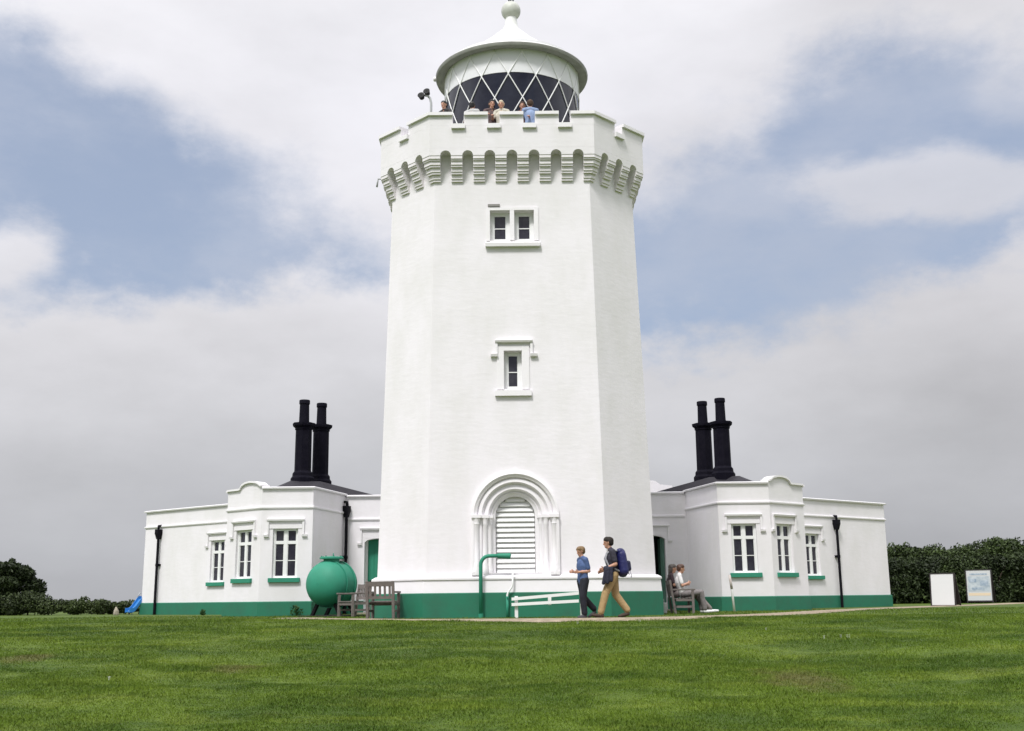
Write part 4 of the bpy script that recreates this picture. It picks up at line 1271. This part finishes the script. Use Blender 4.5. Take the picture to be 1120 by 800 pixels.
def hand(p, d, side, mi, curl=.5, s=1.0):
    """palm and five bent fingers; p wrist, d pointing direction, side = unit vector across the palm to the thumb"""
    p, d, side = Vector(p), Vector(d).normalized(), Vector(side).normalized()
    nrm = d.cross(side).normalized()
    if nrm.z > 0: nrm = -nrm
    out = []
    for k in (-.024, 0, .024): out.append((p + side * k * s * .7, .017 * s, p + d * .085 * s + side * k * s, .014 * s, mi, None))
    for i, (o, l) in enumerate(((.031, .068), (.011, .077), (-.010, .072), (-.030, .056))):
        b0 = p + d * .085 * s + side * o * s
        m = b0 + (d * math.cos(curl) + nrm * math.sin(curl)) * l * .5 * s
        e = m + (d * math.cos(curl * 2.2) + nrm * math.sin(curl * 2.2)) * l * .5 * s
        out += [(b0, .0105 * s, m, .0098 * s, mi, None), (m, .0098 * s, e, .0085 * s, mi, None)]
    t0 = p + d * .025 * s + side * .022 * s
    t1 = t0 + (d * .6 + side * .75 + nrm * .2).normalized() * .042 * s
    t2 = t1 + (d * .95 + side * .2 + nrm * .3).normalized() * .032 * s
    out += [(t0, .013 * s, t1, .0115 * s, mi, None), (t1, .0115 * s, t2, .0095 * s, mi, None)]
    return out

def head(c, fwd=(1, 0, 0), tilt=0., s=1.0, mi_skin=0, mi_eye=3, mi_lip=4):
    """skull, jaw, nose, eyes, mouth, ears facing fwd"""
    c = Vector(c); f = Vector(fwd).normalized(); up = Vector((0, 0, 1)); up = (up + f * tilt).normalized(); f = (f - up * f.dot(up)).normalized(); l = up.cross(f)
    S = lambda a, b, z: c + (f * a + l * b + up * z) * s
    out = [(S(-.022, 0, .03), .083 * s, S(.02, 0, .035), .078 * s, mi_skin, (l, .90)),
           (S(.02, 0, -.02), .066 * s, S(.045, 0, -.072), .040 * s, mi_skin, (l, .92)),
           (S(.086, 0, .018), .011 * s, S(.104, 0, -.022), .0145 * s, mi_skin, None),
           (S(.082, .016, -.024), .010 * s, S(.082, -.016, -.024), .010 * s, mi_skin, None),
           (S(.078, -.018, -.054), .0085 * s, S(.078, .018, -.054), .0085 * s, mi_lip, None),
           (S(.060, 0, -.088), .020 * s, S(.062, 0, -.084), .020 * s, mi_skin, None)]
    for sd in (-1, 1):
        out += [(S(.080, sd * .032, .018), .0115 * s, S(.082, sd * .030, .018), .0115 * s, mi_eye, None),
                (S(.080, sd * .018, .040), .011 * s, S(.072, sd * .045, .040), .010 * s, mi_skin, None),
                (S(-.004, sd * .080, .022), .014 * s, S(-.010, sd * .082, -.018), .010 * s, mi_skin, None)]
    return out, S

def hair_parts(S, s, long=False, fringe=False):
    h = [(S(-.03, 0, .052), .092 * s, S(.015, 0, .068), .080 * s, 0, None),
         (S(-.055, 0, .0), .072 * s, S(-.05, 0, .05), .085 * s, 0, None)]
    if fringe: h += [(S(.035, .035, .085), .040 * s, S(.06, -.03, .075), .036 * s, 0, None)]
    else: h += [(S(.03, .02, .098), .036 * s, S(.05, -.02, .09), .034 * s, 0, None)]
    for sd in (-1, 1): h += [(S(-.03, sd * .068, .04), .033 * s, S(-.035, sd * .066, -.005 - (.07 if long else 0)), .026 * s, 0, None)]
    if long: h += [(S(-.075, .03, -.02), .05 * s, S(-.075, .02, -.12), .045 * s, 0, None), (S(-.075, -.03, -.02), .05 * s, S(-.075, -.02, -.12), .045 * s, 0, None)]
    return h

def figure(name, loc, rz, mats, hair_m, J, s=1.0, vox=.009, long=False, fringe=False, label='', group=None, build=1.0, short_sleeve=True, headfwd=(1, 0, 0), tilt=0., shirt_hem=None):
    """J: joints in metres for an adult of 1.75 m, scaled by s. material slots: 0 skin 1 top 2 trousers 3 eye 4 lips 5 shoe"""
    root = empty(name, loc, rz); tag(root, label, 'person', group)
    V = lambda p: Vector(p) * s
    b = build
    P = []
    pel, che, nk, hd = V(J['pelvis']), V(J['chest']), V(J['neck']), V(J['head'])
    fx = ((1, 0, 0), .66)
    P.append((pel + V((0, -.06, -.02)), .125 * s * b, pel + V((0, .06, -.02)), .125 * s * b, 2, fx))
    hem = pel.lerp(che, .12) if shirt_hem is None else pel.lerp(che, shirt_hem)
    P.append((hem + V((0, -.055, 0)), .122 * s * b, hem + V((0, .055, 0)), .122 * s * b, 1, fx))
    mid = pel.lerp(che, .5)
    P.append((hem, .165 * s * b, mid, .158 * s * b, 1, fx))
    P.append((mid, .158 * s * b, che, .178 * s * b, 1, fx))
    P.append((che + V((0, -.07, .02)), .115 * s * b, che + V((0, .07, .02)), .115 * s * b, 1, fx))
    sh0, sh1 = V(J['lsho']), V(J['rsho'])
    P.append((sh0, .062 * s * b, nk, .060 * s, 1, None)); P.append((sh1, .062 * s * b, nk, .060 * s, 1, None))
    P.append((nk + V((0, 0, -.02)), .056 * s, hd + V((-.015, 0, -.06)), .052 * s, 0, None))
    hp, S = head(hd, headfwd, tilt, s)
    P += hp
    for sd, S1 in (('l', sh0), ('r', sh1)):
        el, wr = V(J[sd + 'elb']), V(J[sd + 'wri'])
        if short_sleeve:
            m = S1.lerp(el, .72)
            P.append((S1, .062 * s * b, m, .056 * s * b, 1, None)); P.append((m, .044 * s, el, .040 * s, 0, None))
            P.append((el, .041 * s, wr, .027 * s, 0, None))
        else:
            P.append((S1, .062 * s * b, el, .050 * s * b, 1, None)); P.append((el, .050 * s * b, wr, .038 * s, 1, None))
        P += hand(wr, J.get(sd + 'hdir', wr - el), J.get(sd + 'hside', (0, 0, 1)), 0, J.get(sd + 'curl', .5), s)
        hip = V(J[sd + 'hip']); kn, an, toe = V(J[sd + 'kne']), V(J[sd + 'ank']), V(J[sd + 'toe'])
        P.append((hip, .104 * s * b, kn, .076 * s * b, 2, None))
        P.append((kn, .076 * s * b, an + V((0, 0, .03)), .066 * s * b, 2, None))
        he = V(J[sd + 'hee'])
        P.append((an, .045 * s, he, .042 * s, 5, None)); P.append((he, .042 * s, he.lerp(toe, .6), .044 * s, 5, None)); P.append((he.lerp(toe, .6), .044 * s, toe, .032 * s, 5, None))
    body = voxel('body', P, mats, vox, root)
    voxel('hair', hair_parts(S, s, long, fringe), [hair_m], vox, root, 2)
    return root

# walking man with the backpack (local +X is the way he walks; he is turned to face picture-left)
man_m = [skin, pmat('dark_plum_shirt', (.022, .020, .034)), pmat('khaki_trousers', (.40, .275, .13), v=.6, vs=9), dark, lips, pmat('brown_shoes', (.05, .03, .02))]
brown_hair = pmat('dark_brown_hair', (.014, .008, .005), .8)
q0 = at(672, 672.5, 25.6)
Jm = dict(pelvis=(0, 0, .96), chest=(.035, 0, 1.27), neck=(.05, 0, 1.48), head=(.095, 0, 1.62),
          lsho=(.02, .175, 1.43), rsho=(.03, -.175, 1.43), lelb=(-.04, .23, 1.15), relb=(.01, -.23, 1.14), lwri=(.20, .17, 1.06), rwri=(.22, -.14, 1.02),
          lhdir=(1, 0, -.2), rhdir=(1, .1, -.3), lhside=(0, .2, 1), rhside=(0, .3, 1), lcurl=.7, rcurl=.7,
          lhip=(.0, .09, .92), rhip=(.0, -.09, .92), lkne=(.19, .09, .53), lank=(.30, .09, .11), lhee=(.27, .09, .045), ltoe=(.48, .10, .07),
          rkne=(-.05, -.09, .50), rank=(-.29, -.09, .145), rhee=(-.31, -.09, .085), rtoe=(-.11, -.10, .032))
man = figure('person', (q0.x, 25.6, gz_at(q0.x, 25.6)), math.pi, man_m, brown_hair, Jm, 1.045, .009, label='man in khaki trousers striding left past the tower with a blue backpack', build=1.12, tilt=.08)
bp = empty('backpack', (q0.x, 25.6, gz_at(q0.x, 25.6)), math.pi); tag(bp, 'bulging royal blue backpack on the back of the walking man', 'backpack')
blue_bag = pmat('blue_nylon', (.011, .013, .095), .5, .5, 9); blue_dk = pmat('dark_blue_nylon', (.008, .009, .05), .5); strap_m = pmat('grey_webbing', (.30, .30, .33))
fx = ((1, 0, 0), .75)
voxel('pack', [((-.24, -.10, 1.06), .12, (-.20, -.09, 1.42), .105, 0, None), ((-.24, .10, 1.06), .12, (-.20, .09, 1.42), .105, 0, None), ((-.22, 0, 1.05), .14, (-.18, 0, 1.46), .12, 0, None),
               ((-.16, -.10, 1.50), .075, (-.16, .10, 1.50), .075, 0, None)], [blue_bag], .012, bp)
voxel('pocket', [((-.37, -.06, 1.10), .05, (-.36, -.06, 1.24), .045, 0, None), ((-.37, .06, 1.10), .05, (-.36, .06, 1.24), .045, 0, None), ((-.37, 0, 1.09), .05, (-.36, 0, 1.25), .045, 0, None)], [blue_dk], .010, bp)
for sy in (-1, 1):
    b = MB(); b.tube([(-.12, sy * .12, 1.50), (.02, sy * .125, 1.535), (.13, sy * .12, 1.46), (.175, sy * .12, 1.34), (.12, sy * .165, 1.18), (-.06, sy * .17, 1.08), (-.16, sy * .13, 1.04)], .022, 8); b.build('strap', strap_m, bp)
b = MB(); b.tube([(-.38, .1, 1.06), (-.41, .1, .95), (-.40, .1, .90)], .010, 6); b.tube([(-.36, -.1, 1.06), (-.38, -.1, .96)], .010, 6); b.build('loose_strap', strap_m, bp)
jk = empty('jacket', (q0.x, 25.6, gz_at(q0.x, 25.6)), math.pi); tag(jk, 'dark navy jacket draped over the walking man\'s forearm', 'jacket')
navy = pmat('navy_cloth', (.012, .013, .032), .8, .6, 8)
voxel('cloth', [((.02, .20, 1.14), .052, (.19, .18, 1.11), .058, 0, None), ((.05, .24, 1.12), .035, (.07, .26, .84), .04, 0, None), ((.12, .23, 1.10), .04, (.16, .25, .80), .045, 0, None), ((.19, .21, 1.08), .038, (.25, .23, .78), .04, 0, None),
                ((.08, .14, 1.12), .035, (.12, .13, .90), .04, 0, None), ((.17, .14, 1.10), .035, (.22, .14, .86), .04, 0, None), ((.07, .25, .90), .03, (.24, .23, .84), .03, 0, None)], [navy], .010, jk)

# fair-haired boy in blue walking ahead
boy_m = [skin, pmat('blue_shirt', (.06, .105, .24), v=.5, vs=9), pmat('navy_trousers', (.006, .007, .016)), dark, lips, pmat('grey_trainers', (.06, .06, .07))]
fair_hair = pmat('light_brown_hair', (.20, .12, .05), .5)
q1_ = at(638.5, 673, 25.5)
Jb = dict(pelvis=(0, 0, .95), chest=(.01, 0, 1.26), neck=(.015, 0, 1.47), head=(.045, 0, 1.615),
          lsho=(.0, .165, 1.42), rsho=(.0, -.165, 1.42), lelb=(-.07, .20, 1.14), relb=(-.06, -.20, 1.14), lwri=(.17, .12, 1.12), rwri=(.18, -.11, 1.13),
          lhdir=(1, -.3, .0), rhdir=(1, .3, .05), lhside=(0, .1, 1), rhside=(0, -.1, 1), lcurl=.8, rcurl=.8,
          lhip=(.0, .085, .91), rhip=(.0, -.085, .91), lkne=(.06, .085, .50), lank=(.02, .085, .10), lhee=(-.01, .085, .045), ltoe=(.19, .09, .035),
          rkne=(-.05, -.085, .50), rank=(-.33, -.085, .20), rhee=(-.36, -.085, .14), rtoe=(-.19, -.09, .035))
figure('person', (q1_.x, 25.5, gz_at(q1_.x, 25.5)), math.pi + R(24), boy_m, fair_hair, Jb, .925, .0085, label='fair-haired boy in a blue short-sleeved shirt walking ahead of the backpacker', build=1.14, fringe=True, tilt=.22, shirt_hem=.02)

# the two people on the bench, facing right
def seated(x, y, mats, hm, label, s, knees, ank, long=False, arms='fold', rz=0., lean=-.10):
    J = dict(pelvis=(0, 0, .56), chest=(lean, 0, .87), neck=(lean + .02, 0, 1.08), head=(lean + .07, 0, 1.22),
             lsho=(lean, .17, 1.03), rsho=(lean, -.17, 1.03), lelb=(lean + .06, .24, .77), relb=(lean + .06, -.24, .77), lwri=(lean + .27, .05, .80), rwri=(lean + .26, -.05, .84),
             lhdir=(.2, -1, .1), rhdir=(.2, 1, .1), lhside=(0, 0, 1), rhside=(0, 0, 1), lcurl=.6, rcurl=.6,
             lhip=(.02, .10, .54), rhip=(.02, -.10, .54), lkne=(knees, .11, .56), rkne=(knees + .03, -.11, .58),
             lank=(ank, .10, .10), rank=(ank + .06, -.10, .10), lhee=(ank - .01, .10, .05), rhee=(ank + .05, -.10, .05), ltoe=(ank + .22, .12, .05), rtoe=(ank + .28, -.12, .06))
    return figure('person', (x, y, 0), rz, mats, hm, J, s, .009, long=long, label=label, tilt=.1)
m1 = [skin, pmat('white_tshirt', (.72, .70, .70), v=.3), pmat('grey_trousers', (.20, .18, .18), v=.5), dark, lips, pmat('white_trainers', (.72, .72, .72))]
m2 = [skin, pmat('maroon_jacket', (.035, .018, .024)), pmat('taupe_trousers', (.22, .19, .18)), dark, lips, SK['white_trainers']]
seated(BX - .02, BY - .36, m1, pmat('chestnut_hair', (.07, .028, .014), .5), 'person in a white T-shirt and grey trousers sitting nearest on the right bench', 1.0, .46, .52)
seated(BX - .12, BY + .34, m2, pmat('grey_brown_hair', (.08, .065, .055), .5), 'person in a dark maroon jacket sitting behind the one in the white T-shirt', 1.02, .50, .86, long=True, lean=-.13)
# white box stowed under the bench
def small_box(name, x, y, z, sx, sy, sz, m, label, cat):
    root = empty(name, (x, y, z)); tag(root, label, cat)
    b = MB(); b.prism([(-sx * .9, -sy * .9, 0), (sx * .9, -sy * .9, 0), (sx * .9, sy * .9, 0), (-sx * .9, sy * .9, 0)], [(-sx, -sy, sz), (sx, -sy, sz), (sx, sy, sz), (-sx, sy, sz)])
    bevel(b.build('body', m, root), .02)
    b = MB(); b.tube([(-sx * .6, 0, sz), (-sx * .55, 0, sz + .08), (sx * .55, 0, sz + .08), (sx * .6, 0, sz)], .012, 8); b.build('handle', m, root)
small_box('bag', BX - .62, BY - .1, 0, .16, .22, .30, pmat('white_canvas', (.62, .62, .62)), 'white bag standing on the ground behind the right bench', 'bag')

# people on the gallery, behind the parapet
GY = PP[0][1] + TH
stand = dict(pelvis=(0, 0, .96), chest=(.02, 0, 1.27), neck=(.02, 0, 1.48), head=(.05, 0, 1.62),
             lsho=(0, .18, 1.43), rsho=(0, -.18, 1.43), lelb=(.08, .25, 1.18), relb=(.08, -.25, 1.18), lwri=(.30, .20, 1.19), rwri=(.30, -.20, 1.19),
             lhdir=(1, 0, -.1), rhdir=(1, 0, -.1), lhside=(0, -1, .1), rhside=(0, 1, .1), lcurl=.3, rcurl=.3,
             lhip=(0, .09, .92), rhip=(0, -.09, .92), lkne=(.03, .09, .50), rkne=(.03, -.09, .50), lank=(0, .09, .10), rank=(0, -.09, .10),
             lhee=(-.02, .09, .045), rhee=(-.02, -.09, .045), ltoe=(.17, .11, .035), rtoe=(.17, -.11, .035))
tr_d = pmat('dark_jeans', (.015, .017, .03)); sho = pmat('black_shoes', (.015, .015, .015))
def gal(px, dy, top, hairm, label, rz, s=1.0, long=False, reach=False):
    y = GY + dy
    x = xof(px, y, 115)
    J = dict(stand)
    if reach: J['lelb'] = (.05, .36, 1.30); J['lwri'] = (.16, .56, 1.22); J['lhdir'] = (.4, 1, 0); J['lhside'] = (1, 0, 0)
    figure('person', (x, y, Z_FL), rz, [skin, top, tr_d, dark, lips, sho], hairm, J, s, .012, long=long, label=label, short_sleeve=True)
blk = pmat('black_hair', (.010, .008, .008), .5)
blond = pmat('pale_blond_hair', (.50, .42, .30), .5)
whi = SK['white_tshirt']
gal(486.5, .42, pmat('black_top', (.02, .018, .02)), blk, 'dark-haired person in black at the left end of the lighthouse gallery', R(-120), .98)
gal(516, .42, pmat('off_white_top', (.5, .5, .5)), blk, 'dark-haired person in a white top behind the parapet of the gallery', R(70), .98)
gal(537.5, .50, pmat('patterned_top', (.10, .06, .06), v=.9, vs=18), pmat('dark_hair', (.015, .01, .01)), 'long-haired person in a dark patterned top seen through the gallery slot', R(-75), 1.01, long=True)
gal(548.5, .40, pmat('cream_top', (.55, .52, .44)), blond, 'pale blond person in a cream top looking over the gallery parapet', R(-100), .97)
gal(571.5, .62, pmat('rust_top', (.16, .05, .03)), pmat('auburn_hair', (.05, .02, .012)), 'auburn-haired person half hidden behind the one in light blue on the gallery', R(-95), 1.0)
gal(580, .44, pmat('sky_blue_shirt', (.24, .32, .50)), pmat('brown_hair', (.06, .03, .015)), 'person in a light blue shirt reaching along the gallery parapet', R(95), 1.01, reach=False)

# ------------------------------------------------------------------ light and sky
SUN_EL, SUN_AZ = R(55), R(-22)      # azimuth measured from straight behind the camera towards its left
sdir = Vector((math.sin(SUN_AZ) * math.cos(SUN_EL), -math.cos(SUN_AZ) * math.cos(SUN_EL), math.sin(SUN_EL)))
sd = bpy.data.lights.new('sun', 'SUN'); sd.energy = 1.65; sd.angle = R(12); sd.color = (1, .985, .96)
so = bpy.data.objects.new('sun', sd); COL.objects.link(so)
so.rotation_euler = sdir.to_track_quat('Z', 'Y').to_euler()
so.location = sdir * 60

world = bpy.data.worlds.new('World'); scene.world = world; world.use_nodes = True
nt = world.node_tree; N = nt.nodes; L = nt.links
bg = N['Background']
STR, EXPO = .10, .98
bg.inputs['Strength'].default_value = STR
GAIN = 1 / (STR * 2 ** EXPO)     # turns a wanted picture brightness into a sky colour
sky = N.new('ShaderNodeTexSky'); sky.sky_type = 'NISHITA'; sky.sun_disc = False
sky.sun_elevation = SUN_EL; sky.sun_rotation = math.atan2(sdir.x, sdir.y)
sky.dust_density = 2.0
tcw = N.new('ShaderNodeTexCoord'); D = tcw.outputs['Generated']
def vmath(op, a, b):
    n = N.new('ShaderNodeVectorMath'); n.operation = op
    for i, v in enumerate((a, b)):
        if v is None: continue
        if isinstance(v, (tuple, Vector)): n.inputs[i].default_value = tuple(v)
        else: L.new(v, n.inputs[i])
    return n
def mth(op, a, b=None):
    n = N.new('ShaderNodeMath'); n.operation = op
    for i, v in enumerate((a, b)):
        if v is None: continue
        if isinstance(v, (int, float)): n.inputs[i].default_value = v
        else: L.new(v, n.inputs[i])
    return n.outputs[0]
def mrange(v, a, b, c, d, interp='SMOOTHSTEP'):
    n = N.new('ShaderNodeMapRange'); n.interpolation_type = interp
    L.new(v, n.inputs['Value'])
    for k, x in zip(('From Min', 'From Max', 'To Min', 'To Max'), (a, b, c, d)): n.inputs[k].default_value = x
    return n.outputs[0]
def wnoise(scale, det, rough, off=(0, 0, 0), sz=1.6, col=False):
    mp = N.new('ShaderNodeMapping'); mp.inputs['Scale'].default_value = (1, 1, sz); mp.inputs['Location'].default_value = off
    L.new(D, mp.inputs['Vector'])
    n = N.new('ShaderNodeTexNoise'); n.inputs['Scale'].default_value = scale; n.inputs['Detail'].default_value = det; n.inputs['Roughness'].default_value = rough
    L.new(mp.outputs[0], n.inputs['Vector'])
    return n.outputs['Color' if col else 'Fac']

sep = N.new('ShaderNodeSeparateXYZ'); L.new(D, sep.inputs[0])
yy = mth('MAXIMUM', mth('ABSOLUTE', sep.outputs['Y']), .12)
U = mth('DIVIDE', sep.outputs['X'], yy); Vv = mth('DIVIDE', sep.outputs['Z'], yy)
def uv(px, py):
    d = ray(px, py); return d.x / d.y, d.z / d.y
U0, U1 = -.9, .9
def profile(pts):
    """height of a cloud edge (as a slope) along the compass"""
    r = N.new('ShaderNodeValToRGB'); r.color_ramp.interpolation = 'EASE'
    L.new(mrange(U, U0, U1, 0., 1., 'LINEAR'), r.inputs['Fac'])
    st = sorted(((uv(x, y)[0] - U0) / (U1 - U0), uv(x, y)[1]) for x, y in pts)
    e = r.color_ramp.elements
    e[0].position, e[0].color = st[0][0], (st[0][1],) * 3 + (1,)
    e[1].position, e[1].color = st[-1][0], (st[-1][1],) * 3 + (1,)
    for q, v in st[1:-1]:
        k = e.new(q); k.color = (v, v, v, 1)
    return r.outputs['Color']
bank_top = profile([(-200, 300), (0, 335), (200, 335), (420, 318), (560, 350), (700, 392), (830, 392), (905, 352), (1000, 318), (1120, 268), (1300, 240)])
upper_bot = profile([(-200, -20), (30, 0), (130, 75), (230, 150), (330, 215), (430, 262), (560, 230), (690, 165), (800, 120), (900, 70), (1010, 40), (1150, 60), (1300, 0)])
nb = mth('MULTIPLY', mth('SUBTRACT', wnoise(7., 9, .60, (1, 4, 2), 1.5), .5), .16)
nbf = mth('MULTIPLY', mth('SUBTRACT', wnoise(26., 6, .6, (2, 1, 6), 1.5), .5), .05)
nu_ = mth('MULTIPLY', mth('SUBTRACT', wnoise(4.2, 9, .62, (5, 2, 9), 1.6), .5), .30)
above = mth('SUBTRACT', mth('ADD', mth('ADD', Vv, nb), nbf), bank_top)
g_low = mrange(above, -.015, .04, 0., 1.)
below = mth('SUBTRACT', upper_bot, mth('ADD', Vv, nu_))
g_up = mrange(below, -.045, .055, 0., 1.)
gap = mth('MULTIPLY', g_low, g_up)
def islet(px, py, rx, ry, soft):
    u, v = uv(px, py)
    a = mth('MULTIPLY', mth('SUBTRACT', U, u), FPX / rx); b_ = mth('MULTIPLY', mth('SUBTRACT', Vv, v), FPX / ry)
    q = mth('SQRT', mth('ADD', mth('MULTIPLY', a, a), mth('MULTIPLY', b_, b_)))
    return mrange(mth('ADD', q, mth('MULTIPLY', mth('SUBTRACT', wnoise(8., 8, .62, (px / 100, 3, 1), 2.), .5), 1.9)), 1.25, .45, 0., soft)
for args in ((10, 285, 62, 60, .95), (1030, 205, 190, 50, .75), (800, 215, 120, 40, .22), (720, 110, 130, 60, .4), (1110, 110, 60, 40, .3)):
    gap = mth('MULTIPLY', gap, mth('SUBTRACT', 1., islet(*args)))
thin = mrange(wnoise(5.5, 8, .6, (8, 3, 4), 2.), .35, .75, 1.0, .74)
gap = mth('MULTIPLY', gap, thin)
# cloud tones
rmp = N.new('ShaderNodeValToRGB'); L.new(mrange(Vv, 0., 2., 0., 1., 'LINEAR'), rmp.inputs['Fac'])
el = rmp.color_ramp.elements
el[0].position = .0; el[0].color = (.42, .425, .45, 1)
el[1].position = 1.; el[1].color = (1.5, 1.5, 1.55, 1)
for (px_, py_), c in (((560, 600), (.475, .482, .51)), ((560, 520), (.565, .57, .60)), ((560, 440), (.63, .63, .66)), ((560, 350), (.66, .655, .685)), ((560, 230), (.70, .695, .735)), ((560, 120), (.76, .755, .80)), ((560, 0), (.80, .795, .835))):
    e = el.new(uv(px_, py_)[1] / 2); e.color = (*c, 1)
bill = mrange(wnoise(3.4, 8, .56, (7, 2, 5), 2.2), .28, .72, .87, 1.12, 'LINEAR')
rim = mrange(above, -.17, -.01, 1., 1.12)
right = mrange(U, .02, .42, 1., .87)
cl = vmath('SCALE', rmp.outputs['Color'], None); L.new(mth('MULTIPLY', mth('MULTIPLY', bill, rim), right), cl.inputs['Scale'])
clg = vmath('SCALE', cl.outputs[0], None); clg.inputs['Scale'].default_value = GAIN
# clear sky seen through a thin veil
veil = N.new('ShaderNodeMix'); veil.data_type = 'RGBA'; veil.inputs[0].default_value = .75
skb = vmath('MULTIPLY', sky.outputs['Color'], (.80, .80, .80))
L.new(skb.outputs[0], veil.inputs[6]); veil.inputs[7].default_value = (.395 * GAIN, .462 * GAIN, .605 * GAIN, 1)
fin = N.new('ShaderNodeMix'); fin.data_type = 'RGBA'
L.new(gap, fin.inputs[0]); L.new(clg.outputs[0], fin.inputs[6]); L.new(veil.outputs[2], fin.inputs[7])
L.new(fin.outputs[2], bg.inputs['Color'])

scene.view_settings.view_transform = 'Standard'
scene.view_settings.look = 'None'
scene.view_settings.exposure = EXPO
scene.view_settings.gamma = 1
scene.view_settings.use_curve_mapping = False
scene.cycles.max_bounces = 6
scene.cycles.use_denoising = True
